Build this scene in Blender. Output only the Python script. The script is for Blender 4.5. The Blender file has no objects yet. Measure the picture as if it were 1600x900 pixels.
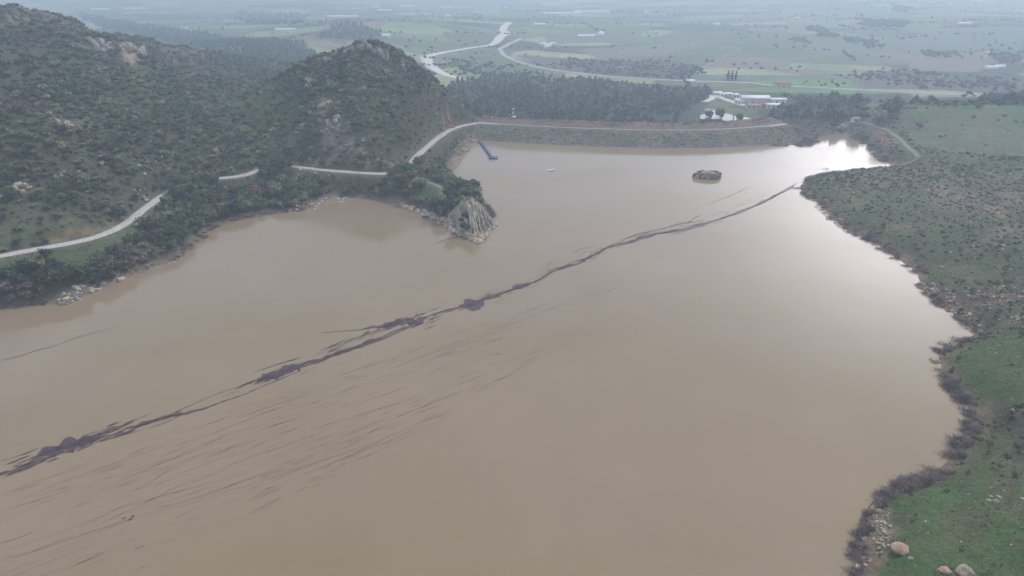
import bpy, math, random
import numpy as np
R = math.radians
random.seed(7)
rng = np.random.default_rng(11)
scene = bpy.context.scene
COL = scene.collection

# ------------------------------------------------------------------ camera
CAM_H, PITCH, FPX = 110.0, 25.0, 1067.0
cd = bpy.data.cameras.new("camera"); cam = bpy.data.objects.new("camera", cd); COL.objects.link(cam)
cam.location = (0, 0, CAM_H); cam.rotation_euler = (R(90 - PITCH), 0, 0)
cd.sensor_width = 36; cd.lens = 36 * FPX / 1600; cd.clip_start = 1; cd.clip_end = 30000
scene.camera = cam
# ------------------------------------------------------------------ world
SUN_EL, SUN_AZ = 56.0, 38.0          # azimuth measured from +Y towards +X
w = bpy.data.worlds.new("World"); scene.world = w; w.use_nodes = True
nt = w.node_tree; N = nt.nodes; L = nt.links
for n in list(N): N.remove(n)
def nd(N, t, **k):
    n = N.new(t)
    for a, b in k.items(): setattr(n, a, b)
    return n
def vmath(nt, op, a, b=None):
    n = nt.nodes.new('ShaderNodeMath'); n.operation = op
    for i, v in enumerate((a, b)):
        if v is None: continue
        if isinstance(v, (int, float)): n.inputs[i].default_value = v
        else: nt.links.new(v, n.inputs[i])
    return n.outputs[0]
def mixrgb(nt, fac, a, b, bt='MIX'):
    n = nt.nodes.new('ShaderNodeMix'); n.data_type = 'RGBA'; n.blend_type = bt
    for i, v in ((0, fac), (6, a), (7, b)):
        if isinstance(v, (int, float)): n.inputs[i].default_value = v
        elif isinstance(v, tuple): n.inputs[i].default_value = (*v, 1) if len(v) == 3 else v
        else: nt.links.new(v, n.inputs[i])
    return n.outputs[2]
sky = nd(N, 'ShaderNodeTexSky', sky_type='NISHITA', sun_disc=False, sun_elevation=R(SUN_EL), sun_rotation=R(SUN_AZ))
sky.air_density = 1.0; sky.dust_density = 3.0
tc = nd(N, 'ShaderNodeTexCoord')
dn = nd(N, 'ShaderNodeVectorMath', operation='DOT_PRODUCT')
GA, GE = R(33), R(13)
dn.inputs[1].default_value = (math.sin(GA) * math.cos(GE), math.cos(GA) * math.cos(GE), math.sin(GE))
L.new(tc.outputs['Generated'], dn.inputs[0])
gmax = vmath(nt, 'MAXIMUM', dn.outputs['Value'], 0.0)
glow = vmath(nt, 'ADD', vmath(nt, 'MULTIPLY', vmath(nt, 'POWER', gmax, 62.0), 1.0), vmath(nt, 'MULTIPLY', vmath(nt, 'POWER', gmax, 15.0), .16))
mp = nd(N, 'ShaderNodeMapping'); mp.inputs['Scale'].default_value = (1.2, 1.2, 5.0); L.new(tc.outputs['Generated'], mp.inputs['Vector'])
cn = nd(N, 'ShaderNodeTexNoise'); cn.inputs['Scale'].default_value = 2.2; cn.inputs['Detail'].default_value = 5; L.new(mp.outputs[0], cn.inputs['Vector'])
cl = mixrgb(nt, cn.outputs['Fac'], (4.2, 4.8, 6.0), (8.4, 8.8, 9.8))
cl2 = mixrgb(nt, vmath(nt, 'MULTIPLY', glow, 1.0), cl, (64, 62.5, 64))
skyc = mixrgb(nt, 0.8, sky.outputs[0], cl2)          # thick overcast in front of most of the blue
bg = nd(N, 'ShaderNodeBackground'); bg.inputs['Strength'].default_value = 0.1
L.new(skyc, bg.inputs['Color'])
wo = nd(N, 'ShaderNodeOutputWorld'); L.new(bg.outputs[0], wo.inputs[0])
# ------------------------------------------------------------------ sun
sd_ = bpy.data.lights.new("sun", 'SUN'); sd_.energy = 1.5; sd_.angle = R(10); sd_.color = (1.0, 0.96, 0.91)
sun = bpy.data.objects.new("sun", sd_); COL.objects.link(sun)
sun.rotation_euler = (R(90 - SUN_EL), 0, R(180 - SUN_AZ)); sun.location = (0, 0, 500)
# ------------------------------------------------------------------ exposure
vs = scene.view_settings
vs.view_transform = 'Standard'; vs.look = 'None'; vs.gamma = 1; vs.exposure = 0.3; vs.use_curve_mapping = False
cy = scene.cycles
cy.use_denoising = True
try: cy.denoiser = 'OPENIMAGEDENOISE'
except Exception: pass
cy.max_bounces = 6; cy.diffuse_bounces = 2; cy.glossy_bounces = 2; cy.transparent_max_bounces = 6; cy.volume_bounces = 2
HAZE_DENSITY = 0.00049

# ================================================================== helpers
def tag(o, label=None, cat=None, group=None, kind=None):
    for k, v in (('label', label), ('category', cat), ('group', group), ('kind', kind)):
        if v: o[k] = v
    return o
def mesh_obj(name, V, F, mat, parent=None, col=None, smooth=False, loc=None):
    """V (n,3), F (m,k) or list of arrays with equal k"""
    me = bpy.data.meshes.new(name)
    V = np.asarray(V, dtype=np.float32); F = np.asarray(F, dtype=np.int32)
    k = F.shape[1]
    me.vertices.add(len(V)); me.vertices.foreach_set('co', V.ravel())
    me.loops.add(F.size); me.loops.foreach_set('vertex_index', F.ravel())
    me.polygons.add(len(F)); me.polygons.foreach_set('loop_start', np.arange(0, F.size, k, dtype=np.int32))
    me.polygons.foreach_set('loop_total', np.full(len(F), k, dtype=np.int32))
    if smooth: me.polygons.foreach_set('use_smooth', np.ones(len(F), dtype=bool))
    if col is not None:
        a = me.color_attributes.new('col', 'FLOAT_COLOR', 'POINT')
        c4 = np.ones((len(V), 4), dtype=np.float32); c4[:, :3] = col
        a.data.foreach_set('color', c4.ravel())
    me.update(calc_edges=True)
    if mat: me.materials.append(mat)
    o = bpy.data.objects.new(name, me); COL.objects.link(o)
    if parent: o.parent = parent
    if loc is not None: o.location = loc
    return o
def empty(name, loc, rz=0):
    o = bpy.data.objects.new(name, None); COL.objects.link(o); o.location = loc; o.rotation_euler = (0, 0, rz)
    o.empty_display_size = 0.5
    return o

def hash2(ix, iy, s):
    h = (ix.astype(np.int64) * 374761393 + iy.astype(np.int64) * 668265263 + s * 1442695041) & 0xffffffff
    h = ((h ^ (h >> 13)) * 1274126177) & 0xffffffff
    return ((h ^ (h >> 16)) & 0xffff) / 65535.0
def vnoise(x, y, sc, s=0):
    x = x / sc; y = y / sc; ix = np.floor(x); iy = np.floor(y); fx = x - ix; fy = y - iy
    fx = fx * fx * (3 - 2 * fx); fy = fy * fy * (3 - 2 * fy); ix = ix.astype(np.int64); iy = iy.astype(np.int64)
    a = hash2(ix, iy, s); b = hash2(ix + 1, iy, s); c = hash2(ix, iy + 1, s); d = hash2(ix + 1, iy + 1, s)
    return (a * (1 - fx) + b * fx) * (1 - fy) + (c * (1 - fx) + d * fx) * fy
def fbm(x, y, sc, o=4, s=0):
    r = 0; a = 1; t = 0
    for i in range(o):
        r = r + a * vnoise(x + 17.3 * i, y - 9.1 * i, sc / 2 ** i, s + i); t += a; a *= .5
    return r / t
def smooth(a, b, x):
    t = np.clip((x - a) / (b - a), 0, 1); return t * t * (3 - 2 * t)

cp, sp_ = math.cos(R(PITCH)), math.sin(R(PITCH))
def ray(px, py):
    u = (px - 800) / FPX; v = (450 - py) / FPX
    return u, cp + v * sp_, -sp_ + v * cp
def P(px, py, z=0.0):
    dx, dy, dz = ray(px, py); t = (CAM_H - z) / -dz
    return (dx * t, dy * t)
def project(x, y, z):
    f = y * cp - (z - CAM_H) * sp_; f = np.maximum(f, .1); up = y * sp_ + (z - CAM_H) * cp
    return 800 + FPX * x / f, 450 - FPX * up / f, f

def resample(pts, step):
    pts = np.array(pts, float); d = np.r_[0, np.cumsum(np.hypot(*np.diff(pts[:, :2], axis=0).T))]
    n = max(2, int(d[-1] / step) + 1); t = np.linspace(0, d[-1], n)
    return np.stack([np.interp(t, d, pts[:, i]) for i in range(pts.shape[1])], 1)
def smooth_path(p, it=2):
    p = p.copy()
    for _ in range(it): p[1:-1] = (p[:-2] + 2 * p[1:-1] + p[2:]) / 4
    return p
def seg_dist(x, y, pts):
    d2 = np.full(x.shape, 1e12); idx = np.zeros(x.shape, int); tt = np.zeros(x.shape)
    for i in range(len(pts) - 1):
        ax, ay = pts[i][:2]; bx, by = pts[i + 1][:2]; ex, ey = bx - ax, by - ay
        t = np.clip(((x - ax) * ex + (y - ay) * ey) / (ex * ex + ey * ey + 1e-9), 0, 1)
        q = (x - ax - t * ex) ** 2 + (y - ay - t * ey) ** 2
        m = q < d2; d2 = np.where(m, q, d2); idx = np.where(m, i, idx); tt = np.where(m, t, tt)
    return np.sqrt(d2), idx, tt
def inpoly(x, y, poly):
    c = np.zeros(x.shape, bool); n = len(poly)
    for i in range(n):
        ax, ay = poly[i][:2]; bx, by = poly[(i + 1) % n][:2]
        if ay == by: continue
        c ^= ((ay > y) != (by > y)) & (x < (bx - ax) * (y - ay) / (by - ay) + ax)
    return c

# ================================================================== lake outline and dam line
dam_px = [(746, 192), (800, 196), (900, 201), (1000, 204), (1100, 204), (1160, 201), (1206, 197), (1226, 194)]
dam = resample([P(a, b, 8) for a, b in dam_px], 3.0); dam = smooth_path(dam, 8)
dt = np.gradient(dam, axis=0); dt /= np.hypot(dt[:, 0], dt[:, 1])[:, None]
dnrm = np.stack([-dt[:, 1], dt[:, 0]], 1)           # points downstream (+y)
shore_left = [(0, 484), (40, 478), (85, 474), (98, 478), (120, 470), (160, 450), (202, 435), (240, 418), (284, 404), (304, 383), (335, 359), (358, 346),
              (413, 335), (475, 329), (500, 314), (525, 309), (562, 309), (600, 315), (632, 323), (665, 336), (700, 354), (725, 371), (750, 380),
              (758, 374), (752, 366), (776, 352), (770, 335), (755, 315), (737, 295), (700, 272), (704, 262), (715, 245), (732, 228)]
shore_right = [(1262, 227), (1276, 219), (1290, 214), (1311, 208), (1335, 217), (1353, 222), (1369, 240), (1382, 253), (1415, 265), (1390, 264.5), (1350, 265.5),
               (1320, 268), (1290, 273), (1256, 282), (1249, 290), (1256, 304), (1286, 320), (1296, 338), (1320, 358), (1376, 384), (1404, 408), (1430, 424), (1432, 448),
               (1460, 472), (1500, 496), (1528, 520), (1500, 536), (1472, 549), (1464, 562), (1470, 580), (1480, 604), (1504, 629), (1521, 644), (1518, 676),
               (1500, 696), (1486, 722), (1452, 744), (1416, 754), (1376, 772), (1362, 788), (1346, 820), (1340, 860), (1334, 898), (1325, 960)]
damw = (dam - dnrm * 18)[2:-6:8]
lake = [(-620, -250), (-560, 60), (-330, 160)] + [P(*p) for p in shore_left] + [tuple(q) for q in damw] + [P(*p) for p in shore_right] + [(40, 40), (30, -250)]
lake = np.array(lake)
lake_c = np.vstack([lake, lake[:1]])

# ================================================================== terrain
def axis(segs):
    out = []
    for a, b, s in segs: out += list(np.arange(a, b, s))
    return np.array(out + [segs[-1][1]])
pos = [(0, 320, 2.5), (320, 1300, 5), (1300, 2400, 12), (2400, 6000, 80)]
xp = axis(pos); GX = np.r_[-xp[:0:-1], xp]
GY = axis([(-300, 60, 12), (60, 560, 2), (560, 1600, 5), (1600, 3500, 12), (3500, 9000, 90)])
X, Y = np.meshgrid(GX, GY)
ctrl = []
def c(px, py, z): x, y = P(px, py, z); ctrl.append((x, y, z))
# the road round the lake
road_px = [(-60, 412, 11), (0, 400, 10.5), (67, 387, 10), (116, 379, 10), (147, 372, 10), (177, 360, 9.5), (202, 346, 9.5), (220, 330, 9.5), (242, 314, 9.5), (260, 301, 9.5),
           (285, 289, 9.5), (310, 282, 9.5), (339, 278, 9.5), (367, 277, 9.5), (390, 272, 9.5), (405, 265, 9.5), (415, 259, 9.5), (436, 257, 9.5), (456, 259, 9), (475, 262, 9), (500, 265, 9),
           (540, 268, 9), (580, 271, 9), (612, 272, 9), (630, 268, 9), (640, 257, 9), (655, 240, 9), (680, 218, 8.5), (700, 204, 8.2), (718, 197, 8.1), (746, 192, 8)]
road = resample([(*P(a, b, z), z) for a, b, z in road_px], 2.0); road = smooth_path(road, 6)
for a, b, z in road_px[::2]: c(a, b, z)
# mountain on the left, cone hill, saddle
for a, b, z in [(-100, 300, 26), (0, 330, 20), (0, 300, 24), (100, 300, 22), (0, 250, 34), (100, 250, 31), (200, 250, 24), (-100, 200, 48), (0, 200, 42), (100, 200, 38), (200, 200, 32), (300, 220, 22), (380, 235, 16),
                (-100, 120, 62), (0, 150, 52), (100, 150, 46), (200, 150, 42), (280, 160, 32), (340, 170, 27), (0, 90, 62), (100, 85, 60), (185, 72, 58), (230, 82, 54), (265, 98, 46), (150, 64, 60),
                (0, 40, 74), (0, 22, 80), (60, 14, 81), (110, 20, 78), (130, 38, 70), (-120, 20, 90), (300, 118, 38), (350, 135, 32), (395, 150, 30), (330, 100, 30), (380, 120, 24)]: c(a, b, z)
for a, b, z in [(570, 74, 64), (545, 80, 61), (598, 84, 60), (500, 96, 56), (470, 108, 51), (440, 130, 43), (640, 103, 52.5), (680, 126, 42), (720, 156, 28), (738, 182, 13),
                (570, 110, 53), (500, 130, 46), (560, 160, 39), (640, 145, 39), (480, 180, 32), (560, 210, 26), (640, 190, 27), (690, 180, 21), (430, 200, 22), (500, 235, 17), (600, 240, 16), (660, 215, 14)]: c(a, b, z)
ctrl += [(-95, 545, 30), (-150, 560, 24), (-40, 560, 6), (-95, 640, 2), (-200, 640, 14), (-300, 720, 30), (-420, 760, 40), (-600, 800, 46), (-700, 650, 70), (-800, 400, 60), (-700, 250, 45), (-600, 180, 20)]
ctrl += [(-430, 620, 66), (-330, 600, 40), (-520, 700, 74)]
# peninsula
for a, b, z in [(640, 290, 9.5), (680, 290, 9), (700, 315, 9.5), (735, 322, 11.5), (760, 335, 6), (720, 340, 8), (740, 360, 4), (660, 315, 6), (720, 290, 5), (560, 290, 5), (690, 240, 6), (705, 225, 6)]: c(a, b, z)
# valley behind the dam
for x in (10, 60, 120, 170): ctrl.append((x, 484, -4)); ctrl.append((x, 530, -6)); ctrl.append((x, 600, -7))
ctrl += [(-28, 512, 8), (-20, 530, 4), (205, 506, 7), (220, 520, 6), (240, 540, 4), (0, 640, -6), (100, 700, -7), (200, 700, -7), (300, 700, -5), (-60, 720, -5), (300, 620, 0), (400, 620, 6)]
for xx in (-900, -450, 0, 450, 900, 1400):
    for yy in (900, 1300, 1900, 2700, 3600):
        if xx == -900 and yy == 900: ctrl.append((xx, yy, 30)); continue
        ctrl.append((xx, yy, -8 + 5 * math.sin(xx * .003 + yy * .004) + (14 if xx > 800 and yy > 1200 else 0) + (6 if xx < -400 and yy < 1500 else 0)))
ctrl += [(-330, 1410, 14), (-400, 1050, 10), (-200, 1000, -5), (-2500, 2000, 0), (2500, 2500, 5), (-2500, 3600, 0), (2500, 3600, 0)]
# right bank and hill
for a, b, z in [(1340, 190, 7), (1385, 205, 7), (1410, 222, 6.5), (1437, 248, 6), (1360, 205, 4), (1440, 262, 5), (1500, 268, 6.5), (1600, 262, 9), (1700, 270, 12), (1500, 215, 13), (1430, 200, 11), (1600, 210, 15), (1700, 220, 18),
                (1420, 178, 16), (1500, 170, 21), (1600, 167, 23), (1720, 170, 24), (1300, 290, 4), (1400, 285, 6), (1350, 320, 5), (1420, 340, 6), (1500, 330, 9), (1600, 300, 14), (1700, 320, 19),
                (1500, 400, 6.5), (1600, 400, 13), (1700, 420, 17), (1560, 460, 7), (1600, 520, 9), (1700, 520, 16), (1560, 600, 5.5), (1640, 620, 11), (1560, 680, 5), (1640, 720, 10), (1500, 790, 5), (1600, 800, 8.5), (1420, 860, 4), (1520, 880, 7), (1640, 900, 11)]: c(a, b, z)
ctrl += [(420, 560, 12), (500, 700, -2), (600, 480, 26), (600, 250, 32), (400, 100, 32), (250, 0, 25), (120, 40, 12)]
C = np.array(ctrl)
def tps_fit(C, lam=2.0):
    s = 300.0; p = C[:, :2] / s; n = len(p)
    r2 = ((p[:, None] - p[None]) ** 2).sum(-1); K = .5 * r2 * np.log(r2 + 1e-12)
    A = np.zeros((n + 3, n + 3)); A[:n, :n] = K + lam * 1e-3 * np.eye(n); A[:n, n] = 1; A[:n, n + 1:] = p; A[n, :n] = 1; A[n + 1:, :n] = p.T
    b = np.r_[C[:, 2], 0, 0, 0]; return s, p, np.linalg.solve(A, b)
s_, p_, w_ = tps_fit(C)
def tps(x, y):
    x = np.clip(x, -2600, 2600) / s_; y = np.clip(y, -100, 3700) / s_; r = w_[-3] + w_[-2] * x + w_[-1] * y
    for i in range(len(p_)):
        r2 = (x - p_[i, 0]) ** 2 + (y - p_[i, 1]) ** 2; r = r + w_[i] * .5 * r2 * np.log(r2 + 1e-12)
    return r
# evaluate the smooth part on a coarser grid and interpolate
def regrid(gx, gy, Z, x, y):
    i = np.clip(np.searchsorted(gx, x) - 1, 0, len(gx) - 2); j = np.clip(np.searchsorted(gy, y) - 1, 0, len(gy) - 2)
    fx = np.clip((x - gx[i]) / (gx[i + 1] - gx[i]), 0, 1); fy = np.clip((y - gy[j]) / (gy[j + 1] - gy[j]), 0, 1)
    return (Z[j, i] * (1 - fx) + Z[j, i + 1] * fx) * (1 - fy) + (Z[j + 1, i] * (1 - fx) + Z[j + 1, i + 1] * fx) * fy
cgx, cgy = GX[::2], GY[::2]
if cgx[-1] != GX[-1]: cgx = np.r_[cgx, GX[-1]]
if cgy[-1] != GY[-1]: cgy = np.r_[cgy, GY[-1]]
land = regrid(cgx, cgy, tps(*np.meshgrid(cgx, cgy)), X, Y)
def lake_sd(x, y):
    """signed distance to the waterline, positive on land, with a ragged edge"""
    d, _, _ = seg_dist(x, y, lake_c); ins = inpoly(x, y, lake); s = np.where(ins, -d, d)
    return s + (fbm(x, y, 14, 3, 5) - .5) * 4.5 * np.clip(1 - (y - 420) / 60, .2, 1)
near = (np.abs(X) < 700) & (Y < 640)
SD = np.full(X.shape, 400.0); SD[near] = lake_sd(X[near], Y[near])
hilly = smooth(14, 40, land) * (X < 60) * (Y < 1000)
rid = 1 - np.abs(2 * fbm(X + .4 * Y, Y * .55, 62, 4, 21) - 1)
land = land + hilly * ((rid - .72) * np.where(X > -190, 10, 19) + (fbm(X, Y, 22, 3, 31) - .5) * 5) + (fbm(X, Y, 30, 3, 41) - .5) * 1.6 * (Y < 600) + (fbm(X, Y, 260, 3, 51) - .5) * 7 * smooth(650, 1100, Y)
dd_dam, _, _ = seg_dist(X, Y, dam[9:-6])
indam = dd_dam < 26
land = np.where((SD < 60) & ~indam & (Y < 470), np.maximum(land, 1.2), land)
H = np.where(SD > 0, land * smooth(0, 11, SD) + .14 * np.clip(SD, 0, 5) * ~indam, np.maximum(-7, .32 * SD))
mx, my = P(738, 336, 7); H = H + np.where(SD > 0, 3.8 * np.exp(-(((X - mx) / 13) ** 2 + ((Y - my) / 16) ** 2)) * smooth(0, 7, SD), 0)
H = np.where((X > -56) & (X < 0) & (Y > 395) & (Y < 506) & (SD > 0) & (SD < 16.5), np.minimum(H, .48 * SD), H)
# bench for the road
nr = (X < 20) & (X > -300) & (Y > 200) & (Y < 540)
rd, ri, rt = seg_dist(X[nr], Y[nr], road)
rz = road[ri, 2] * (1 - rt) + road[np.minimum(ri + 1, len(road) - 1), 2] * rt
k = 1 - smooth(3.5, 9, rd); H[nr] = H[nr] * (1 - k) + (rz - .12) * k
RDIST = np.full(X.shape, 99.0); RDIST[nr] = rd
H = np.where((dd_dam < 30) & (SD > 0), np.minimum(H, np.where(dd_dam < 22, -2.0, 50)), H)
def Hf(x, y): return regrid(GX, GY, H, np.asarray(x, float), np.asarray(y, float))
def SDf(x, y): return regrid(GX, GY, SD, np.asarray(x, float), np.asarray(y, float))
HG = np.where((dd_dam < 27), np.maximum(H, 8.2 - np.maximum(dd_dam - 3, 0) / 2), H)      # ground with the dam body, for placing things
def HGf(x, y): return regrid(GX, GY, HG, np.asarray(x, float), np.asarray(y, float))
TS = np.geomspace(60, 9000, 1500)
def G(px, py):
    """the point of the ground seen in the direction of this photo pixel"""
    dx, dy, dz = ray(px, py); x = dx * TS; y = dy * TS; z = CAM_H + dz * TS; h = np.maximum(HGf(x, y), -9)
    i = np.argmax(z < h)
    if i == 0: i = len(TS) - 1
    a = TS[i - 1]; b = TS[i]
    for _ in range(12):
        m = (a + b) / 2
        if CAM_H + dz * m < HGf(dx * m, dy * m): b = m
        else: a = m
    return dx * b, dy * b, float(CAM_H + dz * b)
def GP(pts): return [G(*p)[:2] for p in pts]

# ---- colours of the land
def cmul(a, b): return a * b[..., None]
CL = np.zeros(X.shape + (3,))
def c3(*v): return np.array(v)
n1 = fbm(X, Y, 70, 4, 61); n2 = fbm(X, Y, 16, 3, 71); n3 = fbm(X, Y, 6, 2, 81)
# far plain: patchwork of fields
seeds = rng.uniform([-3500, 560], [3500, 6500], (2300, 2)); seeds = seeds[np.argsort(seeds[:, 1])]
pal = np.array([[.09, .15, .07], [.12, .19, .09], [.19, .23, .13], [.12, .125, .085], [.18, .15, .125], [.06, .08, .055], [.10, .14, .08], [.055, .07, .05], [.11, .13, .08], [.25, .25, .17]])
pidx = rng.integers(0, len(pal), len(seeds))
pl = Y > 540
xx = X[pl] * 0.75 + (vnoise(X[pl], Y[pl], 60, 3) - .5) * 22; yy = Y[pl] + X[pl] * .15 + (vnoise(X[pl], Y[pl], 60, 4) - .5) * 22
cell = 95.0; best = np.full(xx.shape, 1e9); second = np.full(xx.shape, 1e9); bid = np.zeros(xx.shape, int)
cx = np.floor(xx / cell).astype(int); cyy = np.floor(yy / cell).astype(int)
for i in (-1, 0, 1):
    for j in (-1, 0, 1):
        qx = cx + i; qy = cyy + j; sx = (qx + hash2(qx, qy, 101)) * cell; sy = (qy + hash2(qx, qy, 102)) * cell
        q = np.maximum(abs(xx - sx), abs(yy - sy)) + .35 * np.minimum(abs(xx - sx), abs(yy - sy))
        idn = (hash2(qx, qy, 103) * 9.999).astype(int)
        m = q < best; second = np.where(m, best, np.minimum(second, q)); bid = np.where(m, idn, bid); best = np.where(m, q, best)
fieldcol = np.clip(.115 + (pal[bid] - .115) * 1.3, .04, .34) * (1.14, 1.18, 1.02); edge = np.clip(1 - (second - best) / 7, 0, 1)
fieldcol = fieldcol * (1 - .55 * edge[:, None]) * (.7 + .6 * fbm(X[pl], Y[pl], 45, 4, 66))[:, None]
base = np.zeros(X.shape + (3,))
scrub = c3(.064, .084, .046); brown = c3(.115, .10, .072); teal = c3(.085, .112, .056); grass = c3(.075, .125, .045)
L_ = X < -0.02 * Y + 0
base[:] = scrub * .9
base = base * (1 - n1[..., None] * .5) + brown * n1[..., None] * .5
right = (X > 60) & (Y < 600)
rb = teal * (1 - smooth(.42, .7, n2))[..., None] + c3(.14, .14, .085) * smooth(.42, .7, n2)[..., None]
rb = rb * (1 - .6 * smooth(.5, .75, n1))[..., None] + c3(.15, .115, .095) * (.6 * smooth(.5, .75, n1))[..., None]
base = np.where(right[..., None], rb, base)
k = smooth(560, 640, Y)[..., None] * (1 - smooth(18, 30, H) * (X < 0))[..., None]
fc = base.copy(); fc[pl] = fieldcol
base = base * (1 - k) + fc * k
CL = base
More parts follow.
